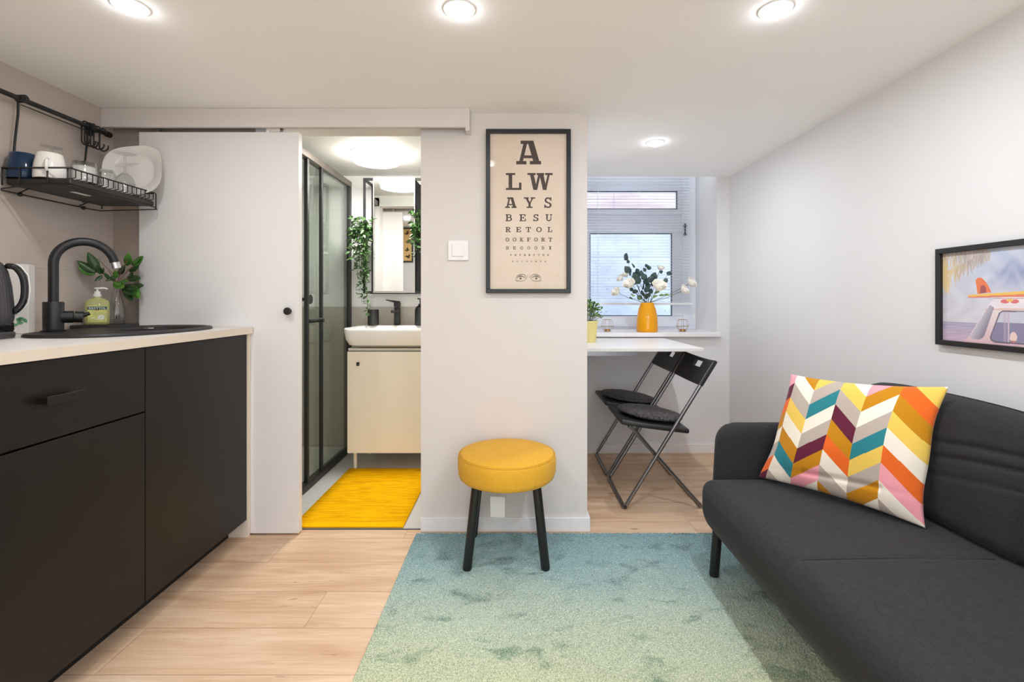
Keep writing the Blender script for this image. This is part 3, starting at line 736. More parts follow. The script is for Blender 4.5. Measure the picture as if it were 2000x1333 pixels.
# kettle
ko = Vector((-1.618, 1.465, .914))
kt = thing('electric_kettle', ko, 'dark grey ribbed electric kettle with looped handle, at the left photo edge', 'kettle')
kr = .074
MB().lathe(ko, [(0, 0), (kr, 0), (kr+.002, .006), (kr+.002, .016), (kr-.002, .02), (0, .02)], 48).build('power_base', M['kettle'], kt, smooth='auto')
rib = lambda a, z: 1+.012*abs(math.cos(24*a))
MB().lathe(ko, [(kr-.004, .046), (kr-.001, .06), (kr-.001, .10), (kr-.006, .16), (kr-.014, .205), (kr-.022, .225)], 288, rfun=rib).build('ribbed_body', M['kettle'], kt, smooth=True)
MB().lathe(ko, [(0, .021), (kr-.002, .021), (kr, .026), (kr-.001, .046), (0, .046)], 56).build('lower_band', M['blackgloss'], kt, smooth='auto')
MB().lathe(ko, [(kr-.022, .225), (kr-.03, .234), (.03, .240), (.0, .241)], 48).lathe(ko, [(0, .24), (.012, .24), (.012, .248), (0, .249)], 20).build('lid', M['kettle'], kt, smooth=True)
hd = Vector((.80, .60, 0))
hp = [ko+hd*(kr-.022)+ZA*.222, ko+hd*(kr-.002)+ZA*.222, ko+hd*(kr+.008)+ZA*.214, ko+hd*(kr+.022)+ZA*.19, ko+hd*(kr+.025)+ZA*.15, ko+hd*(kr+.022)+ZA*.112, ko+hd*(kr+.010)+ZA*.090, ko+hd*(kr-.006)+ZA*.075]
hm = MB(); hs = Vector((-hd.y, hd.x, 0)); prev = None
for i, p in enumerate(hp):
    dv = (hp[min(i+1, 7)]-hp[max(i-1, 0)]).normalized(); nn = dv.cross(hs)
    cur = [hm.v(p+nn*(a*.0095)+hs*(b*.015)) for a, b in ((-1, -.7), (-.7, -1), (.7, -1), (1, -.7), (1, .7), (.7, 1), (-.7, 1), (-1, .7))]
    if prev:
        for k in range(8): hm.f((prev[k], prev[(k+1) % 8], cur[(k+1) % 8], cur[k]))
    else: hm.f(cur)
    prev = cur
hm.f(prev[::-1]); hh = hm.build('handle', M['blackgloss'], kt, smooth=True)
hh.modifiers.new('s', 'SUBSURF').levels = 1; hh.modifiers['s'].render_levels = 2
hs_ = MB().tube([p+(p-ko-ZA*.15).normalized()*.0095 for p in hp[1:]], .0022, 8); hs_.build('handle_trim', M['whiteplastic'], kt, smooth=True, label='white outer trim line of the handle')
vd = Vector((.66, -.75, 0)).normalized()
bd = MB().lathe((0, 0, 0), [(0, .003), (.017, .002), (.019, 0)], 32, ey=.42, M4=Matrix.Rotation(math.atan2(vd.y, vd.x)+PI/2, 3, 'Z') @ Matrix.Rotation(PI/2, 3, 'X'))
for v in bd.bm.verts: v.co += ko+vd*(kr)+ZA*.034
bdg = bd.build('badge', M['alu'], kt, smooth=True)
tx = MB(); sd = Vector((-vd.y, vd.x, 0))
for k, ch in enumerate('ONI'): put_glyph(tx, ch, ko+vd*(kr+.0045)+sd*(-.0115+k*.0082)+ZA*.0305, sd, ZA, .007, .0065)
tx.build('badge_lettering', M['blackgloss'], bdg)
# white carton with green print behind kettle
co_ = Vector((-1.742, 1.70, .9135)); a1 = Vector((.9, .43, 0)).normalized(); a2 = Vector((-a1.y, a1.x, 0))
ct = thing('paper_carton', co_, 'tall white carton with pale green print, behind the kettle handle', 'carton')
MB().obox(co_+ZA*.121, a1*.036, a2*.024, ZA*.121).build('carton_body', M['paper'], ct, bevel=.003)
gp = MB()
for k in range(14):
    c = co_-a2*.0245+a1*R.uniform(-.028, .028)+ZA*(R.uniform(.03, .06) if k < 9 else R.uniform(.07, .11)); a = R.uniform(0, 6)
    gp.leaf(c, a1*math.cos(a)+ZA*math.sin(a), -a1*math.sin(a)+ZA*math.cos(a), .018, .012, 0, 0, 4)
gp.build('printed_leaves', M['greenprint'], ct)
# ------------------------------------------------ wall rail, hooks, rack
RX, RZ = -1.752, 1.742
rl = thing('wall_rail', (-1.8, 1.5, RZ), 'black round rail running along the kitchen wall', 'rail')
MB().cyl((RX, .9, RZ), (RX, 2.085, RZ), .0085, n=16).build('bar', M['black'], rl, smooth='auto')
MB().lathe((RX, 2.085, RZ), [(0, 0)], 3) if False else None
MB().cyl((RX, 2.078, RZ), (RX, 2.096, RZ), .0125, n=16).build('end_cap', M['black'], rl, smooth='auto')
for y in (.95, 2.045): MB().cyl((-1.7995, y, RZ), (RX, y, RZ), .007, n=12).cyl((-1.7995, y, RZ), (-1.794, y, RZ), .02, n=20).build('wall_bracket', M['black'], rl, smooth='auto')
for k, (y, tilt) in enumerate([(2.058, 0), (2.032, .25), (2.012, -.2), (1.99, .3), (1.972, -.1)]):
    h = MB(); w_ = Vector((math.cos(tilt), math.sin(tilt), 0)); c = Vector((RX, y, RZ))
    top_ = arcpts(c+ZA*.002, .0125, -.3, PI, 10, w_, ZA)
    low = arcpts(c-ZA*.062+w_*.006, .0185, PI, 2*PI+.25, 12, w_, ZA)
    h.tube(top_+[c-w_*.0125-ZA*.03]+low, .003, 8)
    tag(h.build('s_hook', M['black'], smooth=True), ['empty black S-hook hanging nearest the end cap of the kitchen rail', 'empty black S-hook, second from the end cap of the kitchen rail', 'empty black S-hook in the middle of the bunch at the rail end', 'empty black S-hook, fourth from the end cap of the kitchen rail', 'empty black S-hook of the rail-end bunch closest to the dish rack hanger'][k], 'hook', 'empty hooks bunched at the end of the rail')
XB, XF, Y0, Y1 = -1.772, -1.541, 1.675, 2.078
rk = thing('dish_rack', (-1.66, 1.88, 1.40), 'black wire dish rack with tray hanging from the kitchen rail', 'dish rack')
w = MB(); r = .0024; zr = 1.487; zb = 1.455
w.tube([(XB, Y0, zr), (XF+.01, Y0, zr), (XF, Y0+.01, zr), (XF, Y1-.008, zr), (XF-.01, Y1, zr), (XB, Y1, zr)], r+.0006, 8, closed=True)
n = 17
for k in range(n):
    y = Y0+.025+(Y1-Y0-.04)*k/(n-1)
    w.tube([(XF, y, zr), (XF, y, zb+.004), (XF-.012, y, zb+.001), (XB+.002, y, zb+.001), (XB, y, zr)], r*.75, 6)
for x in (XF-.005, XF-.075, XB+.06, XB): w.tube([(x, Y0, zr), (x, Y0, 1.427)], r, 6)
for x in (XF, XB): w.tube([(x, Y1, zr), (x, Y1, 1.42)], r, 6)
w.build('wire_basket', M['black'], rk, smooth=True)
MB().rbox(XB+.004, XF-.002, Y0+.006, Y1-.004, 1.430, 1.4535, .008, 2).build('tray', M['blackplastic'], rk, smooth='auto')
MB().box(-1.645, -1.625, 1.79, 1.86, 1.4290, 1.4298).build('tray_sticker', M['paper'], rk, label='small white sticker under the tray')
w = MB(); zl = 1.412
w.tube([(-1.785, Y0+.01, zl), (-1.785, 2.03, zl), (-1.775, 2.075, zl), (-1.70, 2.084, zl+.004), (XF, 2.084, zl+.008)], r, 8)
w.tube([(-1.785, Y0+.01, zl), (-1.775, Y0, zl+.003), (-1.68, Y0, 1.427), (XF-.01, Y0, 1.427), (XF, Y0+.01, 1.427), (XF, Y1, 1.427)], r, 8)
for y in (1.74, 1.98): w.tube([(-1.785, y, zl), (-1.785, y, zl), (-1.74, y, 1.432)], r, 6)
w.build('lower_frame', M['black'], rk, smooth=True)
for y in (1.745, 2.0): MB().lathe((-1.781, y, zl-.002), [(0, -.008), (.007, -.005), (.008, 0), (.006, .006), (0, .008)], 14).build('foot_knob', M['black'], rk, smooth=True)
for y in (1.722, 2.00):
    w = MB(); c = Vector((RX, y, RZ))
    w.tube(arcpts(c, .0125, -.9, PI, 10, XA, ZA)+[(RX-.013, y, RZ-.05), (RX-.016, y-.008, RZ-.15), (XB+.001, y-.012, 1.50), (XB+.001, y-.012, 1.43)], .0038, 8)
    w.cyl((RX-.014, y, RZ+.002), (RX+.014, y, RZ+.002), .014, n=14)
    w.build('hanger', M['black'], rk, smooth='auto')
w = MB(); w.tube([(RX-.01, 1.728, RZ-.016), (RX-.012, 1.99, RZ-.016)], .002, 6); w.build('hanger_tie', M['black'], rk, smooth=True)
zt = 1.4575
def mug(x, y, mat, lab, ang):
    c = Vector((x, y, zt)); t = thing('mug', c, lab, 'mug')
    MB().lathe(c, [(.043, 0), (.0455, .004), (.0455, .03), (.043, .05), (.036, .088), (.033, .0915), (0, .092), (0, .086), (.031, .086), (.04, .05), (.042, .004)], 40).build('cup', mat, t, smooth=True)
    u_ = Vector((math.cos(ang), math.sin(ang), 0))
    MB().tube([c+u_*.042+ZA*.02, c+u_*.060+ZA*.022, c+u_*.066+ZA*.035, c+u_*.062+ZA*.055, c+u_*.040+ZA*.064], .0045, 10).build('handle', mat, t, smooth=True)
mug(-1.748, 1.724, M['bluemug'], 'navy blue glazed mug turned upside down in the dish rack', 1.2)
mug(-1.652, 1.722, M['ceramic'], 'white mug turned upside down in the dish rack', -.95)
def tumbler(x, y, lab, r0=.036, h=.078, white=False):
    c = Vector((x, y, zt)); t = thing('drinking_glass', c, lab, 'glass')
    MB().lathe(c, [(r0, 0), (r0+.001, .003), (r0-.002, h*.8), (r0-.006, h), (0, h), (0, h-.006), (r0-.008, h-.006), (r0-.004, h*.8), (r0-.002, .002)], 32).build('glass_wall', M['glass'], t, smooth=True)
    if white: MB().lathe(c, [(r0-.0045, .006), (r0-.0055, h-.02), (0, h-.02), (0, h-.0185), (r0-.005, h-.0185), (r0-.004, .006)], 32).build('white_liner', M['ceramic'], t, smooth=True)
tumbler(-1.592, 1.790, 'thick-walled clear glass with white inside, upside down beside the white mug', .040, .080, True)
tumbler(-1.600, 1.888, 'clear low tumbler upside down in the middle of the dish rack')
tumbler(-1.715, 1.850, 'clear low tumbler upside down at the wall side of the dish rack')
def wine(x, y, lab, h=.172, s=1.0):
    c = Vector((x, y, zt)); t = thing('wine_glass', c, lab, 'glass')
    P = [(.029, 0), (.033, .02), (.035, .045), (.030, .07), (.014, .088), (.0045, .096), (.0038, .12), (.0045, h-.008), (.012, h-.004), (.036, h-.0015), (.038, h), (.0, h)]
    In = [(0, .090), (.012, .086), (.0285, .068), (.0335, .045), (.0315, .02), (.028, 0)]
    MB().lathe(c, [(r*s, z) for r, z in In[::-1][::-1]]+[(r*s, z) for r, z in P], 36).build('bowl_and_stem', M['glass'], t, smooth=True)
wine(-1.598, 1.984, 'clear stemmed glass upside down in front of the white plate')
wine(-1.735, 1.815, 'clear stemmed glass upside down behind the navy and white mugs', .145, .85)
# plate leaning at far end
pc = px(263, 337, 2.052); n_ = Vector((.12, -.96, .25)).normalized(); a_ = Vector((0, 0, 1)).cross(n_).normalized(); b_ = n_.cross(a_); a_, b_ = (a_*math.cos(.14)+b_*math.sin(.14)), (-a_*math.sin(.14)+b_*math.cos(.14))
pm = MB(); prev = None
for rr, zz in [(.001, 0), (.04, 0), (.074, 0), (.08, .003), (.086, .010), (.112, .016), (.1145, .0175), (.112, .0135), (.088, .006), (.078, -.004), (.04, -.004), (.001, -.004)]:
    cur = []
    for k in range(72):
        th = 2*PI*k/72; sup = 2+(rr/.1145)**2*1.1; c_, s_ = math.cos(th), math.sin(th)
        q = rr*Vector((math.copysign(abs(c_)**(2/sup), c_), math.copysign(abs(s_)**(2/sup), s_), 0)); cur.append(pm.v(pc+a_*q.x+b_*q.y+n_*zz))
    if prev:
        for k in range(72): pm.f((prev[k], prev[(k+1) % 72], cur[(k+1) % 72], cur[k]))
    prev = cur
tag(pm.build('dinner_plate', M['ceramic'], smooth='auto'), 'white rounded-square plate standing upright at the far end of the dish rack', 'plate')

# ================================================================== PARTITION WALL: POSTER, SWITCH
po = px(1032, 573, 2.15)
ps = thing('framed_eye_chart', (po.x, 2.16, po.z), 'tall black-framed beige eye chart poster on the white partition wall', 'picture')
x0, x1, z0, z1 = px(949, 0, 2.15).x, px(1115, 0, 2.15).x, px(0, 573, 2.15).z, px(0, 252, 2.15).z
rect_ring(MB(), x0, x1, z0, z1, .0185, 2.148, 2.168).build('frame', M['frame'], ps, bevel=.0015, seg=2)
pp = MB().box(x0+.017, x1-.017, 2.161, 2.165, z0+.017, z1-.017).build('poster_sheet', M['poster'], ps)
MB().box(x0+.018, x1-.018, 2.1545, 2.1560, z0+.018, z1-.018).build('glazing', M['pglass'], ps)
YP = 2.161
def zx(v): return px(860+v/3.603, 0, YP).x
def zz_(v): return px(0, 230+v/3.603, YP).z
tx = MB()
def row(chars, yt, yb, boxes):
    for ch, (a, b) in zip(chars, boxes): put_glyph(tx, ch, Vector((zx(a), YP-.0001, zz_(yb))), XA, ZA, zz_(yt)-zz_(yb), zx(b)-zx(a))
row('A', 162, 329, [(534, 709)])
row('LW', 390, 509, [(461, 571), (613, 791)])
row('AYS', 561, 636, [(456, 537), (588, 668), (732, 783)])
row('BESU', 680, 729, [(458, 506), (556, 602), (654, 691), (740, 788)])
row('RETOL', 770, 806, [(458, 496), (533, 568), (602, 638), (675, 714), (754, 788)])
def cent(chars, yt, yb, a, b, w):
    n = len(chars); row(chars, yt, yb, [(a+(b-a)*k/(n-1)-w/2, a+(b-a)*k/(n-1)+w/2) for k in range(n)])
cent('OOKFORT', 845, 872, 472, 774, 26)
cent('HEGOODI', 906, 928, 472, 773, 19)
cent('NEVERYTHI', 961, 973, 497, 758, 13)
cent('NGYOUSEE', 1008, 1017, 510, 739, 11)
tx.build('lettering', M['ink'], pp)
ey = MB()
def ez(p): return Vector((px(940+p[0]/11.1, 0, YP).x, YP-.0006, px(0, 460+p[1]/11.1, YP).z))
def stroke(pts, r): ey.tube([ez(p) for p in pts], [r*.4]+[r]*(len(pts)-2)+[r*.4], 5)
for mir in (0, 1):
    f = (lambda p: p) if not mir else (lambda p: (2045-p[0], p[1]))
    st = lambda pts, r: stroke([f(p) for p in pts], r)
    st([(750, 915), (790, 870), (850, 845), (930, 845), (960, 880), (970, 920)], .0009)
    st([(755, 930), (810, 900), (870, 885), (930, 905), (960, 940)], .0012)
    st([(760, 945), (780, 980), (850, 1000), (920, 985), (960, 960)], .0007)
    st([(745, 940), (755, 985), (800, 1010)], .0009)
    st([(1005, 850), (990, 910), (955, 965)], .0007)
    st([(770, 905), (820, 870), (900, 862)], .0006); st([(780, 915), (830, 885), (900, 872)], .0006)
    cx = f((852, 935)); c = ez(cx)
    ey.lathe(c, [(0, 0), (.0032, 0)], 20, M4=Matrix.Rotation(PI/2, 3, 'X')); ey.tube(arcpts(c, .0046, 0, 2*PI, 20, XA, ZA), .0004, 4)
ey.build('drawn_eyes', M['ink'], pp)
sw = thing('light_switch', (px(895, 0, 2.165).x, 2.17, px(0, 510, 2.165).z), 'square white rocker light switch on the partition wall', 'light switch')
a, b = px(875, 509, 2.165), px(915, 470, 2.165)
MB().box(a.x, b.x, 2.161, 2.1695, a.z, b.z).build('plate', M['whiteplastic'], sw, bevel=.003)
a, b = px(883, 501, 2.16), px(906, 477, 2.16)
MB().box(a.x, b.x, 2.156, 2.161, a.z, b.z).build('rocker', M['whiteplastic'], sw, bevel=.0025)

# ================================================================== STOOL
sc = Vector((-.039, 1.965, .0))
st_ = thing('round_stool', sc+ZA*.012, 'round mustard yellow upholstered stool with black legs on the rug', 'stool')
prof = [(0, .319)]+[(.165, .318), (.183, .322), (.192, .330), (.196, .345), (.1975, .375), (.197, .402), (.194, .411), (.190, .4145), (.1905, .4155), (.183, .420), (.15, .4255), (.10, .429), (.05, .4305), (0, .431)]
MB().lathe((sc.x, sc.y, 0), prof, 96, rfun=lambda a, z: 1+.004*math.sin(7*a+z*40)*(1 if z < .4 else .4)).build('seat', M['stool'], st_, smooth=True)
MB().tube([(sc.x+.1935*math.cos(2*PI*k/64), sc.y+.1935*math.sin(2*PI*k/64), .4135) for k in range(64)], .0016, 6, closed=True).tube([(sc.x+.197*math.cos(-1.0), sc.y+.197*math.sin(-1.0), z) for z in (.33, .36, .39, .412)], .001, 5).build('piping', M['stool'], st_, smooth=True)
for sx_ in (-1, 1):
    for sy_ in (-1, 1):
        f = Vector((sc.x+.149*sx_, sc.y+(-.122 if sy_ < 0 else .137), .0095)); t_ = Vector((sc.x+.115*sx_, sc.y+.10*sy_, .325))
        MB().tube([f, f.lerp(t_, .02), t_], [.0155, .0175, .0175], 24).build('leg', M['legblack'], st_, smooth='auto')
ct_ = MB(); a = px(958, 972, 2.0); b = px(986, 1010, 2.0)
ct_.prism([(0, 0), (b.x-a.x, -.004), (b.x-a.x+.001, a.z-b.z), (-.001, a.z-b.z+.003)], Vector((a.x, 2.0, b.z)), XA, ZA, YA*.0006).build('care_tag', M['paper'], st_, label='white paper tag hanging under the seat')
c = None
# ================================================================== RUG
def rug():
    m = MB(); x0, x1, y0, y1 = -.443, .89, .20, 2.136; nx, ny = 300, 420
    rr = random.Random(3); top = []
    for j in range(ny+1):
        y = y0+(y1-y0)*j/ny; row_ = []
        for i in range(nx+1):
            x = x0+(x1-x0)*i/nx
            edge = min(x-x0, x1-x, y-y0, y1-y)
            z = .0095+rr.uniform(-.0022, .0022) if edge > 0 else .0005
            row_.append(m.v((x+(rr.uniform(-.001, .001) if edge > 0 else rr.uniform(-.0015, .0015)), y+rr.uniform(-.001, .001), z)))
        top.append(row_)
    for A, B in zip(top, top[1:]):
        for i in range(nx): m.f((A[i], A[i+1], B[i+1], B[i]))
    m.keep = True
    return m.build('area_rug', M['rug'])
tag(rug(), 'soft pile rug fading from teal to pale sage green under the stool and sofa', 'rug')
# bath mat
m = MB(); nx, ny = 8, 90; g = []
for j in range(ny+1):
    y = 2.196+(2.956-2.196)*j/ny
    g.append([m.v((-1.016+.503*i/nx, y, .009+(.0016*math.sin(j*2.1+i*.8) if 3 < j < ny-2 else 0))) for i in range(nx+1)])
for A, B in zip(g, g[1:]):
    for i in range(nx): m.f((A[i], A[i+1], B[i+1], B[i]))
bmo = m.build('bath_mat', M['mat'], smooth=True)
for v in bmo.data.vertices: v.co.z -= 0
bmo.location.z = bmo.location.z
sd = bmo.modifiers.new('t', 'SOLIDIFY'); sd.thickness = .007; sd.offset = -1
tag(bmo, 'bright yellow ribbed cotton bath mat on the bathroom floor', 'bath mat')

# ================================================================== SOFA
sf = thing('sofa', (1.07, 1.26, 0), 'charcoal fabric two-seat sofa with black legs against the right wall', 'sofa')
def wseat(q, h):
    q = q.copy()
    t = q.z/h.z
    q.z -= .002*math.exp(-((q.y-.0)/.006)**2)*(t > 0)
    q.z += .006*(1-(q.y/h.y)**2)*(1-(q.x/h.x)**2)*(t > 0)
    if t < 0 and q.x < 0: q.x += .048*max(0, (-t-.15))**1.6*min(1, -q.x/h.x)
    if t < 0 and q.y > h.y*.9: q.y -= .02*(-t)
    q.x -= .006*math.exp(-(q.x+h.x)**2*400)*(1-abs(q.y/h.y)**6)*(1-t*t)
    return q
MB().rbox(.698, 1.37, .66, 1.862, .158, .356, .045, (24, 110, 8), wseat).build('seat', M['sofa'], sf, smooth=True)
sm = MB()
pt = []
for q in [(.735, .168), (.708, .20), (.6985, .24), (.6985, .29), (.703, .322), (.718, .345), (.742, .3565), (.80, .359), (.95, .361), (1.10, .360), (1.24, .359)]: pt.append((q[0], 1.262, q[1]-.0012))
sm.tube(pt, .0014, 6); sm.tube([(p[0], p[1]+.007, p[2]-.0006) for p in pt], .0006, 5); sm.build('seat_seam', M['sofadark'], sf, smooth=True)
def warm_(q, h):
    q = q.copy()
    # round the top front corner
    r_ = .085; dx = (-h.x+r_)-q.x
    if dx > 0 and q.z > 0:
        drop = r_-math.sqrt(max(0, r_*r_-dx*dx*.93)); q.z *= (h.z-drop*.8)/h.z
    q.x += .02*(q.z/h.z*.5+.5)*(-q.x/h.x*.5+.5)
    return q
MB().rbox(.768, 1.425, 1.872, 1.956, .19, .549, .0415, (22, 1, 14), warm_).build('armrest', M['sofa'], sf, smooth=True)
MB().rbox(.768, 1.425, .565, .650, .19, .549, .0415, (22, 1, 14), warm_).build('armrest', M['sofa'], sf, smooth=True)
MB().rbox(1.372, 1.428, .655, 1.868, .17, .665, .025, (3, 20, 10)).build('back_frame', M['sofa'], sf, smooth=True)
def cush(seed):
    rr = random.Random(seed)
    def w_(q, h):
        q = q.copy(); u = q.y/h.y; v = q.z/h.z
        pil = max(0, (1-u*u))**.5*max(0, 1-v*v)**.5
        if q.x < 0:
            q.x -= .030*pil-.012
            near = max(0, min(1, .6-u*1.1)) 
            for (v0, amp, sl_, wd) in ((.24, .009, .30, .05), (.0, .008, .36, .045), (-.22, .004, .3, .04), (.62, .006, .6, .06)):
                q.x += amp*near*math.exp(-((v-v0+u*sl_)/wd)**2)*(1-abs(v)**4)
        q.x += (v*.5+.5)*.045
        q.z += .010*(v > 0)*(1-u*u)-(.014*abs(u)**5 if v > 0 else 0)
        return q
    return w_
MB().rbox(1.243, 1.352, 1.192, 1.850, .352, .729, .048, (5, 60, 46), cush(1)).build('back_cushion', M['sofa'], sf, smooth=True)
MB().rbox(1.243, 1.352, .662, 1.178, .352, .729, .048, (5, 60, 46), cush(1)).build('back_cushion', M['sofa'], sf, smooth=True)
for (fx, fy) in ((.731, 1.80), (.731, .72), (1.36, 1.80), (1.36, .72)):
    zf = .012 if fx < .8 else 0.0
    MB().tube([(fx, fy, zf), (fx, fy, zf+.003), (fx+(.012 if fx < 1 else 0), fy+.0, .172)], [.0165, .0175, .0175], 24).build('leg', M['legblack'], sf, smooth='auto')

# ================================================================== PILLOW
PAL = dict(o=(234, 106, 34), m=(198, 134, 12), y=(238, 200, 92), c=(243, 233, 216), g=(186, 172, 160), t=(42, 130, 140), p=(98, 28, 54), k=(244, 162, 172))
SEQ = {0: 'tckpomcgocm', 1: 'kcmcgycmtcg', 2: 'okcygtcgpmk'[1:]+'c', 3: 'mgc' 'y' 'gpmocgm', 4: 'mgk' 'm' 'cgtygmc', 5: 'tcgy' , 6: ''}
ROW = {  # colour of row index -3..7 for each column
 0: 'tckpomcgoptm', 1: 'kmcgycmtcgym', 2: 'cygtcgpmkcgt', 3: 'mcygpmocgmty', 4: 'gkmcgtygmcpt', 5: 'cyomycokcgyt', 6: 'ccmcyocmkcyt'}
UB = [0, .06, .24, .42, .60, .78, 1.0, 1.01]
def pcol(u, v):
    for k in range(7):
        if u < UB[k+1]: break
    f = (u-UB[k])/.18 if k else 1-(.06-u)/.18
    s_ = 1.3*(f if k % 2 else 1-f)
    r_ = math.floor((v-.08)/.137-s_)
    row_ = ROW[k]; return PAL[row_[max(0, min(len(row_)-1, r_+3))]]
def pillow():
    BL = Vector((.908, 1.822, .366)); BR = Vector((1.192, 1.420, .364)); TL = Vector((1.032, 1.830, .752)); TR = Vector((1.287, 1.452, .772))
    N = 200; m = MB(); nrm = ((BR-BL).cross(TL-BL)).normalized()
    if nrm.y > 0: nrm = -nrm
    cl = m.bm.loops.layers.float_color.new('print'); grids = []
    for side in (1, -1):
        g_ = []
        for j in range(N+1):
            v = j/N; row_ = []
            for i in range(N+1):
                u = i/N; a = 2*u-1; b = 2*v-1
                # pinch edges inwards between the corners
                uu = .5+a*.5*(1-.075*(1-b*b))+.006*math.sin(11*v+2*u)*abs(a)**3; vv = .5+b*.5*(1-.07*(1-a*a))
                P_ = (TL*(1-uu)+TR*uu)*(1-vv)+(BL*(1-uu)+BR*uu)*vv
                th = .066*max(0, (1-a**2)*(1-b**2))**.42
                wr = .0055*math.sin(9*u+3*v)*math.sin(7*v-2*u)+.008*math.exp(-((u-.93)/.05)**2-((v-.55)/.12)**2)-.010*math.exp(-((u-.1-.08*v)/.03)**2-((v-.93)/.15)**2)-.009*math.exp(-((v-.90+.1*u)/.025)**2)*(1 if .3 < u < .8 else .2)
                if side > 0: q = P_+nrm*(th+wr*(th/.066))
                else: q = P_-nrm*th*.35
                if side < 0 and (i in (0, N) or j in (0, N)): row_.append(grids[0][j][i])
                else: row_.append(m.v(q))
            g_.append(row_)
        grids.append(g_)
        for j in range(N):
            for i in range(N):
                q = [g_[j][i], g_[j][i+1], g_[j+1][i+1], g_[j+1][i]]
                if side < 0: q.reverse()
                f_ = m.f(q)
                if f_:
                    c_ = lin(pcol((i+.5)/N, (j+.5)/N))
                    for lp in f_.loops: lp[cl] = c_
    o = m.build('throw_pillow', M['pillow'], smooth=True)
    return o
tag(pillow(), 'square throw pillow with multicoloured chevron pattern leaning on the sofa', 'pillow')

# ================================================================== BEACH PICTURE on right wall
X_P = 1.42
def inpoly(x, y, P):
    c = False; j = len(P)-1
    for i in range(len(P)):
        if (P[i][1] > y) != (P[j][1] > y) and x < (P[j][0]-P[i][0])*(y-P[i][1])/(P[j][1]-P[i][1])+P[i][0]: c = not c
        j = i
    return c
def mixc(a, b, t): t = max(0, min(1, t)); return tuple(a[k]*(1-t)+b[k]*t for k in range(3))
rn = random.Random(11)
FR = []
for (bx, by, tx_, ty_, n_, L_) in ((-40, 10, 560, 50, 90, 420), (60, 330, 600, 60, 70, 260), (0, 60, 60, 480, 60, 380)):
    for k in range(n_):
        t = k/n_; x = bx+(tx_-bx)*t; y = by+(ty_-by)*t; a = math.radians(rn.uniform(62, 118)-10*t); L = L_*(1-.5*t)*rn.uniform(.7, 1)
        FR.append((x, y, x+L*math.cos(a)*.6-L*.05, y+L*math.sin(a), rn.random()))
def segd(x, y, s_):
    x0, y0, x1, y1, _ = s_; dx, dy = x1-x0, y1-y0; t = max(0, min(1, ((x-x0)*dx+(y-y0)*dy)/(dx*dx+dy*dy)))
    return math.hypot(x-x0-dx*t, y-y0-dy*t), t
def hsh(x, y, s_=1.0):
    return .5+.5*math.sin(x*.013*s_+2.1*math.sin(y*.011*s_+1.3)+1.7*math.sin(x*.0047+y*.007))
def vancol(x, y):
    """x, y in pixels of a 1016x1333 enlargement of the print"""
    hz = 942+.045*x
    if y < hz:
        c = mixc((196, 205, 226), (214, 208, 216), (y-100)/800)
        c = mixc(c, (226, 226, 236), hsh(x, y, 1.2)*.55)
        if x > 560: c = mixc(c, (158, 166, 200), max(0, min(1, (x-560+ (y-300)*.3)/260))*max(0, 1-abs(y-330)/260)*(.6+.5*hsh(y, x, 2)))
    else:
        c = mixc((164, 164, 190), (206, 178, 198), (y-hz)/240); c = mixc(c, (216, 196, 214), .5*(hsh(x*.5, y*6, 2)))
    for s_ in FR:
        if abs(s_[0]-x) > 330 or y < s_[1]-30: continue
        d_, t = segd(x, y, s_)
        if d_ < 8*(1-t)+2:
            w_ = max(0, min(1, 1-x/330))*max(0, min(1, (y-60)/200)); base = mixc((172, 160, 158), (236, 196, 118), w_)
            c = mixc(c, mixc(base, (238, 224, 204), s_[4]*.6), .75)
    # van
    body = [(270, 1180), (330, 1130), (600, 700), (640, 660), (760, 640), (2400, 600), (2400, 1500), (270, 1500)]
    if inpoly(x, y, body):
        c = mixc((236, 224, 222), (226, 188, 196), (y-800)/450)
        if y < 780: c = mixc((238, 226, 232), (244, 236, 238), hsh(x, y))
        if 780 <= y < 805: c = (232, 196, 186)
        if inpoly(x, y, [(345, 1130), (590, 735), (645, 770), (520, 1130), (470, 1165), (390, 1165)]): c = mixc((222, 218, 228), (150, 142, 158), (x-300-(1130-y)*.55)/190)
        for a_, b_ in (((605, 1140), (2300, 820)),):
            win_ = [(608, 1130), (720, 845), (750, 822), (1150, 825), (1150, 1225), (660, 1185), (620, 1165)]
            if inpoly(x, y, win_):
                c = mixc((206, 206, 220), (146, 140, 166), 1 if y > hz-20 else 0)
                if 765 < x < 795: c = mixc(c, (200, 176, 192), .5)
                if 812 < x < 836: c = (206, 186, 200)
            elif inpoly(x, y, [(590, 1140), (705, 835), (745, 808), (1166, 810), (1166, 1245), (655, 1205), (605, 1180)]): c = (120, 112, 126)
            if x > 1185 and 830 < y < 1220: c = (150, 146, 170) if (x-1185) % 420 > 30 else (220, 190, 200)
        if (x-885)**2/45**2+(y-1140)**2/68**2 < 1: c = (238, 212, 206) if y < 1180 else (196, 140, 130)
        for q in (-1, 1):
            if ((x-840-q*60)**2/55**2+(y-692)**2/26**2) < 1: c = (228, 122, 128)
        if (x-840)**2/45**2+(y-678)**2/18**2 < 1: c = (244, 196, 110)
        if abs((y-655)-(655-y)*0) < 6 and x > 640: c = (206, 180, 190)
    # surfboard and fin
    tb = 612-.07*(x-330) if x < 1100 else 558
    bbm = 655+ -.02*(x-330)
    if x > 325 and tb < y < bbm-6: c = (246, 200, 108) if y < tb+(bbm-tb)*.5 else (232, 140, 110)
    if inpoly(x, y, [(440, 602), (415, 430), (440, 400), (490, 400), (550, 460), (590, 530), (612, 578)]): c = mixc((236, 132, 92), (176, 96, 96), 1 if (x-510)**2/40**2+(y-560)**2/70**2 < 1 else 0)
    return c
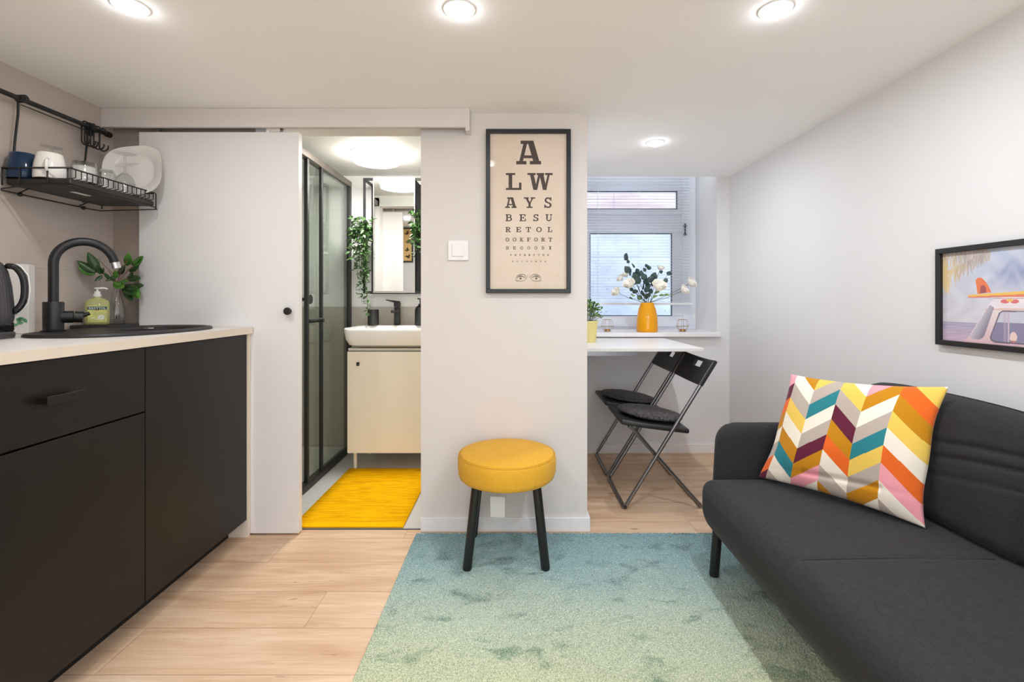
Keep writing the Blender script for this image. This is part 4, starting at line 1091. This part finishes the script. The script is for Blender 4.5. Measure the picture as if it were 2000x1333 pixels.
def picture():
    yl, yr = 1.647, 1.227; z0, z1 = .881, 1.203
    t = thing('framed_beach_print', (X_P+.01, (yl+yr)/2, z0), 'black-framed beach print with camper van, surfboard and palm leaves above the sofa', 'picture')
    fr = MB(); w_ = .017
    fr.box(X_P-.004, 1.434, yr, yl, z1-w_, z1).box(X_P-.004, 1.434, yr, yl, z0, z0+w_).box(X_P-.004, 1.434, yl-w_, yl, z0+w_, z1-w_).box(X_P-.004, 1.434, yr, yr+w_, z0+w_, z1-w_)
    fr.build('frame', M['frame'], t, bevel=.0015, seg=2)
    m = MB(); cl = m.bm.loops.layers.float_color.new('print'); NU, NV = 300, 220; g_ = []
    for j in range(NV+1):
        z = z1-w_-(z1-z0-2*w_)*j/NV; g_.append([m.v((1.4285, yl-w_-(yl-yr-2*w_)*i/NU, z)) for i in range(NU+1)])
    for j in range(NV):
        for i in range(NU):
            f_ = m.f((g_[j][i], g_[j][i+1], g_[j+1][i+1], g_[j+1][i])); c0 = f_.calc_center_median()
            sx_ = VX+F*1.4285/c0.y; sy_ = VY+F*(H-c0.z)/c0.y
            c_ = lin(vancol((sx_-1840)*6.35, (sy_-480)*6.35))
            for lp in f_.loops: lp[cl] = c_
    m.keep = True; m.build('print', M['vanprint'], t)
    MB().box(1.4225, 1.4235, yr+.012, yl-.012, z0+.012, z1-.012).build('glazing', M['pglass'], t)
picture()
# botanical picture on the kitchen end wall (seen in the bathroom mirror)
bx0, bx1, bz0, bz1 = -1.42, -1.172, 1.462, 1.852
t = thing('framed_botanical_print', (-1.3, .725, bz0), 'ochre botanical print in dark frame, seen reflected in the bathroom mirror', 'picture')
rect_ring(MB(), bx0, bx1, bz0, bz1, .014, .7205, .738).build('frame', M['frame'], t)
sh_ = MB().box(bx0+.012, bx1-.012, .7205, .730, bz0+.012, bz1-.012).build('sheet', simple('ochre_paper', (232, 196, 130), .8), t)
bf = MB()
for (cx, cz) in ((-1.235, 1.79), (-1.225, 1.69), (-1.24, 1.60), (-1.225, 1.52), (-1.33, 1.77), (-1.33, 1.66), (-1.33, 1.55)):
    for k in range(9):
        a = R.uniform(.2, 2.9); bf.leaf((cx+R.uniform(-.01, .01), .7315, cz+R.uniform(-.02, .01)), XA*math.cos(a)+ZA*math.sin(a), -XA*math.sin(a)+ZA*math.cos(a), R.uniform(.02, .04), .010, 0, 0, 4)
bf.build('printed_plants', simple('sepia_ink', (92, 70, 40), .7), sh_, solid=.0003)

# ================================================================== ALCOVE: TABLE, CHAIRS
tb = thing('wall_table', (.316, 2.9, .735), 'white fold-down wall table beside the window', 'table')
MB().box(.328, .979, 2.54, 3.232, .762, .779).build('tabletop', M['worktop'], tb, bevel=.0012, seg=2)
MB().box(.34, .632, 2.555, 2.58, .738, .7615).build('support_arm', M['steel'], tb, label='grey folding support arm')
MB().box(.34, .632, 3.17, 3.195, .738, .7615).build('support_arm', M['steel'], tb, label='grey folding support arm')
MB().box(.316, .334, 2.56, 3.19, .70, .7615).build('wall_batten', M['worktop'], tb)
def chair(y0, lab):
    y1 = y0+.42; t = thing('folding_chair', (.72, (y0+y1)/2, 0), lab, 'chair', 'black folding chairs at the wall table')
    r = .0095
    Lf, Lt = Vector((.531, 0, .0105)), Vector((.978, 0, .735))
    for y in (y0+r, y1-r):
        yv = YA*y
        MB().tube([Lf+yv+(Lt-Lf)*.02, Lf+yv+(Lt-Lf)*.98], r, 14).build('long_leg', M['steel'], t, smooth='auto')
        yi = YA*(y+(.022 if y < (y0+y1)/2 else -.022))
        MB().tube([Vector((.556, 0, .408))+yi, Vector((.576, 0, .392))+yi, Vector((.60, 0, .366))+yi, Vector((.912, 0, .0105))+yi], r, 14).build('short_leg', M['steel'], t, smooth='auto')
        MB().cyl(Vector((.692, y0-.002 if y < (y0+y1)/2 else y1-.03, .262)), Vector((.692, y0+.03 if y < (y0+y1)/2 else y1+.002, .262)), .005, n=10).build('pivot', M['steel'], t, smooth='auto')
    MB().tube([Vector((.535, y0+r, .014)), Vector((.529, y0+.022, .0098)), Vector((.529, y1-.022, .0098)), Vector((.535, y1-r, .014))], r, 14).build('front_floor_bar', M['steel'], t, smooth='auto')
    MB().tube([Vector((.912, y0+.03, .0105)), Vector((.914, y0+.045, .0098)), Vector((.914, y1-.045, .0098)), Vector((.912, y1-.03, .0105))], r, 14).build('rear_floor_bar', M['steel'], t, smooth='auto')
    # seat: slightly dished plate
    def ws(q, h):
        q = q.copy(); q.z += -.042*(q.x/h.x)*.5 -.006*(1-(q.y/h.y)**2)*(1-(q.x/h.x)**2)
        q.y *= 1-.10*max(0, -q.x/h.x)**2
        return q
    MB().rbox(.518, .852, y0+.012, y1-.012, .392, .418, .010, (12, 14, 2), ws).build('seat', M['blackplastic'], t, smooth=True)
    # backrest with slot
    bk = MB(); U = (Lt-Lf).normalized(); N_ = Vector((U.z, 0, -U.x)); A0 = Lf+U*((.612-.0105)/U.z); hh = .142; W2 = (y1-y0)/2+.004
    ym = (y0+y1)/2; ny_, nz_ = 25, 8; gr = {}
    def P_(a, b, s_):   # a -1..1 across, b 0..1 up
        dip = .020*(1-a*a); rnd = 1-.03*abs(b-.5)*2
        return A0+U*(b*hh)+N_*(dip+s_*.0085)+YA*(ym+a*W2*(1 if b < .9 else 1-.01))
    hole = lambda i, j: 10 <= i <= 15 and 5 <= j <= 6
    for s_ in (-1, 1):
        for i in range(ny_+1):
            for j in range(nz_+1): gr[s_, i, j] = bk.v(P_(-1+2*i/ny_, j/nz_, s_))
    for i in range(ny_):
        for j in range(nz_):
            if hole(i, j): continue
            bk.f((gr[-1, i, j], gr[-1, i+1, j], gr[-1, i+1, j+1], gr[-1, i, j+1])); bk.f((gr[1, i, j+1], gr[1, i+1, j+1], gr[1, i+1, j], gr[1, i, j]))
            for (di, dj, e) in ((-1, 0, ((i, j), (i, j+1))), (1, 0, ((i+1, j), (i+1, j+1))), (0, -1, ((i, j), (i+1, j))), (0, 1, ((i, j+1), (i+1, j+1)))):
                ii, jj = i+di, j+dj
                if not (0 <= ii < ny_ and 0 <= jj < nz_) or hole(ii, jj):
                    bk.f((gr[-1, *e[0]], gr[-1, *e[1]], gr[1, *e[1]], gr[1, *e[0]]))
    bk.build('backrest', M['blackplastic'], t, bevel=.003, seg=2)
    return t
chair(2.38, 'black folding chair with steel tube legs, nearer the viewer of the two at the table')
chair(2.822, 'black folding chair with steel tube legs, the one next to the window wall')
def cushion(cx, cy, lab):
    def rf(a, z): return 1+.012*math.sin(5*a)+.008*math.sin(11*a+1)
    m = MB().lathe((0, 0, 0), [(0, -.004), (.12, -.004), (.155, -.001), (.168, .007), (.160, .016), (.13, .022), (.08, .024), (0, .023)], 64, rfun=rf, M4=Matrix.Rotation(.125, 3, 'Y'))
    rr = random.Random(5)
    for v in m.bm.verts: v.co += Vector((cx, cy, .428))+Vector((0, 0, rr.uniform(-.001, .001)))
    tag(m.build('seat_pad', M['fluffy'], smooth=True), lab, 'cushion', 'round seat pads on the folding chairs')
cushion(.706, 2.585, 'round charcoal plush pad on the nearer folding chair')
cushion(.692, 3.025, 'round charcoal plush pad on the folding chair by the window')
# potted plant on table
pt_ = Vector((.428, 2.93, .7795))
pp_ = thing('potted_herb', pt_, 'small bushy green plant in a pale yellow pot on the white table', 'plant')
MB().lathe(pt_, [(0, .0), (.047, 0), (.049, .004), (.060, .118), (.063, .119), (.063, .128), (.0595, .128), (.057, .118), (.046, .02), (0, .018)], 48).build('pot', M['potyellow'], pp_, smooth='auto')
MB().lathe(pt_, [(0, .117), (.056, .115)], 24).build('soil', M['soil'], pp_)
fm, fm2, sm_ = MB(), MB(), MB()
for k in range(420):
    a = R.uniform(0, 2*PI); el = math.acos(R.uniform(-.25, 1)); rr = .084*R.uniform(.35, 1.05)
    dv = Vector((math.sin(el)*math.cos(a), math.sin(el)*math.sin(a), math.cos(el))); c = pt_+ZA*.168+dv*rr
    (fm if k % 2 else fm2).leaf(c, (dv+Vector((R.uniform(-.7, .7), R.uniform(-.7, .7), R.uniform(-.4, .7)))), Vector((R.uniform(-1, 1), R.uniform(-1, 1), R.uniform(-.4, .4)))+Vector((.01, 0, .02)), R.uniform(.013, .022), R.uniform(.010, .016), .2, .1, 3)
    if k % 6 == 0: sm_.tube([pt_+ZA*.11+Vector((dv.x, dv.y, 0))*.02, c], .0008, 4)
fm.build('foliage', M['leafdark'], pp_, smooth=True); fm2.build('light_foliage', M['leaflight'], pp_, smooth=True); sm_.build('stems', M['stem'], pp_)
# orange vase
vo = Vector((.895, 3.335, .8145))
ov = thing('orange_vase', vo, 'glossy orange glass vase on the window sill holding white roses', 'vase')
MB().lathe(vo, [(0, 0), (.066, 0), (.0705, .006), (.0715, .02), (.071, .06), (.067, .11), (.058, .155), (.049, .18), (.044, .192), (.044, .2), (.041, .2), (.041, .19), (.055, .155), (.064, .11), (.067, .06), (.067, .02), (0, .012)], 56).build('vase_body', M['orange'], ov, smooth='auto')
bo = thing('flower_bouquet', vo+ZA*.02, 'bouquet of cream roses and dark eucalyptus leaves in the orange vase', 'flowers')
mouth = vo+ZA*.195; stm, eu, gl_ = MB(), MB(), MB()
def rose(c, r, d_):
    m = MB(); d_ = d_.normalized(); a, b = frame(d_); k = 0
    for ringi, (cnt, tilt, L) in enumerate(((3, .12, .8), (5, .35, 1.0), (6, .7, 1.05), (7, 1.05, 1.0))):
        for q in range(cnt):
            th = 2*PI*q/cnt+ringi*.7; o_ = a*math.cos(th)+b*math.sin(th); side = -a*math.sin(th)+b*math.cos(th)
            m.leaf(c-d_*r*.5+o_*r*.08*ringi, d_*math.cos(tilt)+o_*math.sin(tilt), side, r*L*1.15, r*1.05, -.45, .18*(ringi-1), 6, .86)
    m.build('rose', M['rose'], bo, smooth=True, solid=.0008)
    gl_.leaf(c-d_*r*.6, o_+d_, side, r*.6, r*.2, .2, .3, 3); gl_.leaf(c-d_*r*.6, -o_+d_, side, r*.6, r*.2, .2, .3, 3)
RS = [(1350, 553, 3.30, .042, .8), (1336, 567, 3.27, .038, .9), (1287, 560, 3.25, .052, .1), (1229, 556, 3.27, .045, -.5), (1204, 571, 3.30, .036, -1), (1212, 544, 3.36, .030, -1), (1222, 537, 3.38, .028, -.6), (1290, 524, 3.35, .028, .15)]
for x, y, Y, r_, lean in RS:
    c = px(x, y, Y); rose(c, r_, Vector((lean, -.75 if r_ > .03 else -.3, .7)))
    stm.tube([mouth-ZA*.06, mouth+Vector((R.uniform(-.02, .02), 0, 0)), mouth.lerp(c, .55)-ZA*.01, c], .0017, 6)
EL = [(1222, 503, .026), (1227, 512, .012), (1226, 528, .024), (1237, 520, .018), (1231, 534, .022), (1243, 541, .028), (1247, 549, .026), (1252, 535, .018), (1258, 542, .022), (1262, 552, .024), (1256, 560, .024), (1249, 566, .022), (1264, 567, .022),
      (1270, 547, .024), (1277, 541, .024), (1268, 524, .015), (1263, 520, .012), (1241, 570, .02), (1255, 574, .022), (1262, 580, .02), (1271, 570, .018), (1250, 582, .018), (1233, 583, .012), (1300, 549, .016), (1306, 535, .016), (1291, 532, .012), (1283, 572, .014), (1238, 553, .018), (1245, 530, .016), (1266, 559, .02), (1275, 556, .016), (1259, 528, .014), (1268, 577, .016), (1234, 566, .014)]
for k, (x, y, r_) in enumerate(EL):
    c = px(x, y, 3.335+R.uniform(-.05, .05)); dv = (c-mouth).normalized()+Vector((R.uniform(-.7, .7), R.uniform(-.6, .3), R.uniform(-.2, .7)))
    eu.leaf(c-dv.normalized()*r_*.9, dv, Vector((R.uniform(-1, 1), R.uniform(-.4, .4), R.uniform(-1, 1))), r_*2.3, r_*2.0, .15, .1, 7)
    if k % 2 == 0: stm.tube([mouth-ZA*.05, mouth.lerp(c, .5)+Vector((R.uniform(-.01, .01), 0, .005)), c], .0011, 5)
for x, y, dx in ((1287, 578, 1), (1297, 577, 1.2), (1275, 582, .3), (1252, 584, -.6), (1240, 578, -1), (1278, 573, .5), (1255, 588, -.3)):
    c = px(x, y, 3.29); gl_.leaf(c, Vector((dx, -.3, .25)), Vector((.1, .8, .9)), .038, .022, .2, .2, 6)
stm.build('stems', M['stem'], bo, smooth=True); eu.build('eucalyptus_leaves', M['vein'], bo, smooth=True, solid=.0006); gl_.build('rose_leaves', M['leaflight'], bo, smooth=True)
# tealight holders
def tealight(x, y, lab):
    c = Vector((x, y, .8145)); t = thing('tealight_holder', c, lab, 'candle holder', 'copper wire tealight holders on the sill')
    w_ = MB(); r = .0011
    def hexr(R_, z, off=0): return [c+Vector((R_*math.cos(PI/3*k+off), R_*math.sin(PI/3*k+off), z)) for k in range(6)]
    A, B, D = hexr(.022, .002), hexr(.043, .036), hexr(.030, .082)
    for L in (A, B, D):
        w_.tube(L, r, 5, closed=True)
    for k in range(6): w_.tube([A[k], B[k]], r, 5); w_.tube([B[k], D[k]], r, 5)
    w_.build('wire_cage', M['copper'], t, smooth=True)
    MB().lathe(c, [(0, .003), (.019, .003), (.0195, .017), (.018, .017), (.018, .006), (0, .006)], 24).build('tealight_cup', M['copper'], t, smooth='auto')
    MB().lathe(c, [(0, .015), (.0178, .014), (.0178, .007), (0, .007)], 24).tube([c+ZA*.014, c+ZA*.021], .0008, 5).build('candle', M['candle'], t, smooth='auto')
p = px(1186, 648, 3.36); tealight(p.x, 3.36, 'copper wire tealight holder left of the orange vase, beside the potted plant')
p = px(1333, 648, 3.36); tealight(p.x, 3.36, 'copper wire tealight holder right of the orange vase')

# ================================================================== BATHROOM
vx0, vx1, yf = -1.010, -.41, 2.90
vn = thing('vanity_cabinet', (-.71, 3.1, 0), 'cream bathroom vanity cabinet on short legs under the basin', 'cabinet')
MB().box(vx0, vx1, yf+.018, 3.32, .117, .742).build('body', M['cream'], vn)
vd_ = MB().box(vx0, vx1, yf, yf+.017, .118, .724).build('door', M['cream'], vn, bevel=.0015, seg=2)
c = px(700, 711, yf); MB().box(c.x-.007, c.x+.007, yf-.018, yf, c.z-.011, c.z+.011).build('knob', M['black'], vd_, bevel=.002, label='small black door knob')
MB().box(vx0+.002, vx1-.002, yf-.0, yf+.017, .7265, .7275).build('shadow_gap', M['cabin'], vn)
for x in (vx0+.02, vx1-.02):
    for y in (2.985, 3.27): MB().tube([(x, y, 0), (x, y, .118)], [.010, .012], 16).build('leg', M['cream'], vn, smooth='auto')
bs = thing('wash_basin', (-.71, 3.08, .743), 'white ceramic wash basin on the cream vanity', 'basin')
bx0_, bx1_, by0_, by1_ = -1.022, -.398, 2.838, 3.322
m = MB(); prof_ = [(.055, .747), (.020, .765), (.006, .80), (0, .845), (0, .860), (.004, .866), (.03, .866), (.045, .864), (.06, .84), (.09, .78), (.16, .765)]
prev = None
for k, (ins, z) in enumerate(prof_):
    back = ins if k < 6 else ins+(.09 if k > 6 else .06); fr_ = ins*(1.6 if k < 3 else 1)
    x0_, x1_, y0_, y1_ = bx0_+ins, bx1_-ins, by0_+fr_, by1_-(0 if k < 5 else back); r_ = max(.012, .05-ins*.1)
    cur = []
    for (cx, cy, a0) in ((x1_-r_, y1_-r_, 0), (x0_+r_, y1_-r_, 90), (x0_+r_, y0_+r_, 180), (x1_-r_, y0_+r_, 270)):
        for q in range(7):
            a = math.radians(a0+15*q); cur.append(m.v((cx+r_*math.cos(a), cy+r_*math.sin(a), z)))
    if prev:
        for q in range(28): m.f((prev[q], prev[(q+1) % 28], cur[(q+1) % 28], cur[q]))
    else: m.f(cur)
    prev = cur
m.f(prev[::-1]); m.build('ceramic_bowl', M['ceramic'], bs, smooth='auto')
MB().lathe((-.71, 3.05, .7655), [(0, .004), (.018, .004), (.022, 0)], 20).build('drain', M['chrome'], bs, smooth=True)
fx, fy = px(776, 0, 3.25).x, 3.25
bf_ = thing('basin_faucet', (fx, fy, .866), 'small black single-lever faucet on the wash basin', 'faucet')
MB().rbox(fx-.019, fx+.019, fy-.019, fy+.019, .8665, .985, .007, 2).build('column', M['black'], bf_, smooth='auto')
zs = px(0, 603, 3.2).z
MB().rbox(fx-.015, fx+.015, fy-.115, fy-.01, .948, .968, .005, 2).build('spout', M['black'], bf_, smooth='auto')
MB().rbox(fx-.020, fx+.020, fy-.02, fy+.02, .987, 1.016, .006, 2).prism([(-.075, .018), (-.075, .023), (.018, .012), (.018, 0), (-.01, 0)], Vector((fx, fy-.008, 1.012)), XA, ZA, YA*.016).build('lever', M['black'], bf_, smooth='auto')
c = px(729, 636, 3.20)
MB_ = MB().lathe((c.x, 3.20, .8665), [(0, 0), (.034, 0), (.0355, .003), (.0355, .100), (.034, .103), (.031, .103), (.031, .006), (0, .006)], 36)
tag(MB_.build('toothbrush_tumbler', M['black'], smooth='auto'), 'matt black cylindrical tumbler on the basin, left of the faucet', 'tumbler')
dsx = -.635
ds = thing('soap_dispenser', (dsx, 3.20, .8665), 'black soap dispenser on the basin, right of the faucet', 'dispenser')
MB().lathe((dsx, 3.20, .8665), [(0, 0), (.033, 0), (.034, .004), (.034, .10), (.028, .118), (.012, .13), (.012, .14), (0, .14)], 32).build('bottle', M['black'], ds, smooth='auto')
MB().cyl((dsx, 3.20, 1.005), (dsx, 3.20, 1.04), .004).tube([(dsx, 3.20, 1.04), (dsx-.005, 3.16, 1.04)], .005, 10).build('pump', M['black'], ds, smooth='auto')
# mirror cabinet
mx0, mx1, mz0, mz1, my0, my1 = -.988, -.44, 1.074, 1.818, 3.13, 3.325
mc = thing('mirror_cabinet', (-.71, 3.3, mz0), 'black metal framed mirror cabinet with open side shelves above the basin', 'mirror cabinet')
m = MB(); b_ = .013
for x in (mx0, mx1-b_):
    for y in (my0, my1-b_): m.box(x, x+b_, y, y+b_, mz0, mz1)
for z in (mz0, mz1-b_-.002):
    for y in (my0, my1-b_): m.box(mx0+b_, mx1-b_, y, y+b_, z, z+b_+.002)
    for x in (mx0, mx1-b_): m.box(x, x+b_, my0+b_, my1-b_, z, z+b_+.002)
m.build('frame', M['black'], mc)
MB().box(-.985, -.925, my0+.01, my1, 1.425, 1.437).build('shelf', M['black'], mc)
MB().box(-.643, -.445, my0+.01, my1, 1.425, 1.437).build('shelf', M['black'], mc)
MB().box(-.90, -.66, my0+.012, my1, 1.092, 1.80).build('box', M['whiteplastic'], mc)
MB().box(-.66, -.645, my0+.005, my1, 1.090, 1.802).build('side_panel', M['cabin'], mc)
mr = MB().box(-.920, -.652, my0-.012, my0-.001, 1.078, 1.820).build('mirror_door', M['alu'], mc)
MB().box(-.9145, -.6575, my0-.0135, my0-.0125, 1.090, 1.800).build('mirror_glass', M['mirror'], mr)
MB().box(-.925, -.905, my0+.013, my0+.06, 1.735, 1.80).cyl((-.916, my0+.04, 1.72), (-.916, my0+.04, 1.735), .006).build('door_bracket', M['black'], mc)
# trailing plant
def trailing(name, cx, cz, vines, label, spread, seed, y=3.12, pot=True):
    rr = random.Random(seed); t = thing(name, (cx, y+.06, cz), label, 'plant'); lf, st = MB(), MB()
    for (x1, z1, n_) in vines:
        p0 = Vector((cx+rr.uniform(-.02, .02), y+.08+rr.uniform(-.02, .02), cz+.05)); p1 = Vector((x1, y-.02+rr.uniform(-.03, .02), max(z1, cz-.01)+.06 if z1 < cz else z1)); p2 = Vector((x1+rr.uniform(-.015, .015), y-.03+rr.uniform(-.02, .02), z1))
        pts = []
        for k in range(n_+1):
            s_ = k/n_
            if z1 < cz: q = p0*(1-s_)**2+p1*2*s_*(1-s_)+p2*s_*s_ if s_ < 0 else (p0.lerp(p1, s_/.25) if s_ < .25 else p1.lerp(p2, (s_-.25)/.75))
            else: q = p0.lerp(p2, s_)
            q = q+Vector((rr.uniform(-.004, .004), rr.uniform(-.004, .004), .012*math.sin(PI*min(1, s_/.25)))); pts.append(q)
            for e in range(2 if z1 < cz else 3):
                a = rr.uniform(0, 2*PI); dv = Vector((math.cos(a)*.9, math.sin(a)*.7-.2, rr.uniform(-.9, .35)))
                lf.leaf(q, dv, Vector((rr.uniform(-1, 1), rr.uniform(-1, 1), rr.uniform(-.3, .3)))+Vector((0, 0, .01)), rr.uniform(.022, .036), rr.uniform(.011, .018), .25, .2, 4)
        st.tube(pts, .0011, 5)
    lf.build('foliage', M['ivy'], t, smooth=True); st.build('stems', M['stem'], t, smooth=True)
    if pot: MB().lathe((cx, y+.085, cz), [(0, 0), (.024, 0), (.030, .055), (.028, .055), (.022, .004), (0, .004)], 24).build('pot', M['black'], t, smooth='auto')
    return t
vin = []
rr = random.Random(9)
for k in range(18): vin.append((px(rr.uniform(684, 730), 0, 3.1).x, px(0, rr.uniform(420, 470), 3.1).z, 7))
for (x, y, n_) in ((688, 505, 12), (693, 528, 14), (718, 500, 12), (686, 488, 10), (690, 480, 10), (697, 500, 12), (702, 520, 14), (705, 545, 16), (708, 575, 20), (712, 612, 26), (700, 540, 15), (713, 560, 18), (694, 465, 9), (706, 505, 14), (716, 530, 14), (709, 590, 22), (703, 490, 12), (714, 605, 24), (710, 550, 18)):
    vin.append((px(x, 0, 3.1).x, px(0, y, 3.1).z, n_))
trailing('trailing_plant', -.955, 1.4375, vin, 'long trailing green plant hanging from the left side of the mirror cabinet', 0, 4)
vin = [(px(rr.uniform(804, 836), 0, 3.12).x, px(0, rr.uniform(412, 470), 3.15).z, 6) for k in range(16)]+[(px(x, 0, 3.15).x, px(0, y, 3.15).z, 10) for x, y in ((813, 492), (818, 500), (812, 480), (824, 510), (816, 470), (809, 460))]
trailing('shelf_plant', -.60, 1.4375, vin, 'green leafy plant on the right shelf of the mirror cabinet', 0, 5, 3.11)
# shower enclosure
SXp = -1.14
se = thing('shower_enclosure', (SXp, 2.8, 0), 'black-framed clear glass sliding shower enclosure along the left of the bathroom', 'shower enclosure')
MB().box(-1.945, -1.165, 2.28, 3.32, .002, .03).build('shower_tray', M['ceramic'], se)
MB().box(SXp-.028, SXp+.014, 2.28, 3.32, .002, .038).build('bottom_rail', M['black'], se, bevel=.003)
MB().box(SXp-.030, SXp+.016, 2.28, 3.32, 1.80, 1.838).build('top_rail', simple('taupe_anodised_rail', (120, 112, 106), .35, metal=.6), se, bevel=.004)
MB().box(SXp-.028, SXp+.014, 3.285, 3.32, .038, 1.80).build('wall_profile', M['black'], se, bevel=.002)
MB().box(SXp-.012, SXp+.008, 2.634, 2.656, .038, 1.80).build('door_profile', M['black'], se, bevel=.002)
MB().box(SXp-.006, SXp+.012, 2.818, 2.838, .038, 1.80).build('panel_profile', M['black'], se, bevel=.002)
MB().box(SXp-.003, SXp+.003, 2.838, 3.285, .038, 1.80).build('fixed_pane', M['sglass'], se, label='clear fixed glass pane')
MB().box(SXp-.014, SXp-.008, 2.29, 2.828, .045, 1.80).build('sliding_pane', M['sglass'], se, label='clear sliding glass pane')
for (yy, zz, L0, L1) in ((2.66, 1.035, -.085, -.012), (2.66, 1.035, .0, .006), (2.73, .918, -.012, .045)): pass
hx = MB().cyl((SXp-.06, 2.68, px(0, 585, 2.66).z), (SXp-.010, 2.68, px(0, 585, 2.66).z), .010, n=16); hx.cyl((SXp-.008, 2.70, px(0, 585, 2.68).z), (SXp-.002, 2.70, px(0, 585, 2.68).z), .026, n=28)
hx.build('door_knob', M['black'], se, smooth='auto')
MB().cyl((SXp+.0, 2.66, px(0, 627, 2.7).z), (SXp+.0, 2.80, px(0, 627, 2.7).z), .0115, n=16).cyl((SXp-.012, 2.80, px(0, 627, 2.7).z), (SXp+.03, 2.80, px(0, 627, 2.7).z), .013, n=16).build('grab_handle', M['black'], se, smooth='auto')
# shower column on the far wall of the cubicle
sh = thing('shower_set', (-1.93, 2.75, 1.0), 'black wall-mounted shower set with hose seen through the shower glass', 'shower')
MB().cyl((-1.90, 2.78, .95), (-1.90, 2.78, 1.74), .009, n=16).cyl((-1.945, 2.78, 1.70), (-1.90, 2.78, 1.70), .008).build('riser_bar', M['black'], sh, smooth='auto')
hp_ = MB().lathe((0, 0, 0), [(0, 0), (.06, 0), (.062, .008), (.05, .018), (.012, .028), (0, .03)], 36, M4=Matrix.Rotation(-PI/2+.5, 3, 'Y'))
for v in hp_.bm.verts: v.co += Vector((-1.80, 2.78, 1.56))
hp_.tube([(-1.81, 2.78, 1.55), (-1.885, 2.78, 1.50)], .009, 10); hp_.build('hand_shower', M['black'], sh, smooth='auto')
MB().tube([(-1.885, 2.78, 1.49), (-1.80, 2.80, 1.1), (-1.72, 2.84, .80), (-1.74, 2.88, .66), (-1.82, 2.86, .72), (-1.90, 2.80, .95)], .006, 10).build('hose', M['black'], sh, smooth=True)
MB().rbox(-1.944, -1.89, 2.66, 2.90, .96, 1.0, .012, 2).build('mixer', M['black'], sh, smooth='auto')
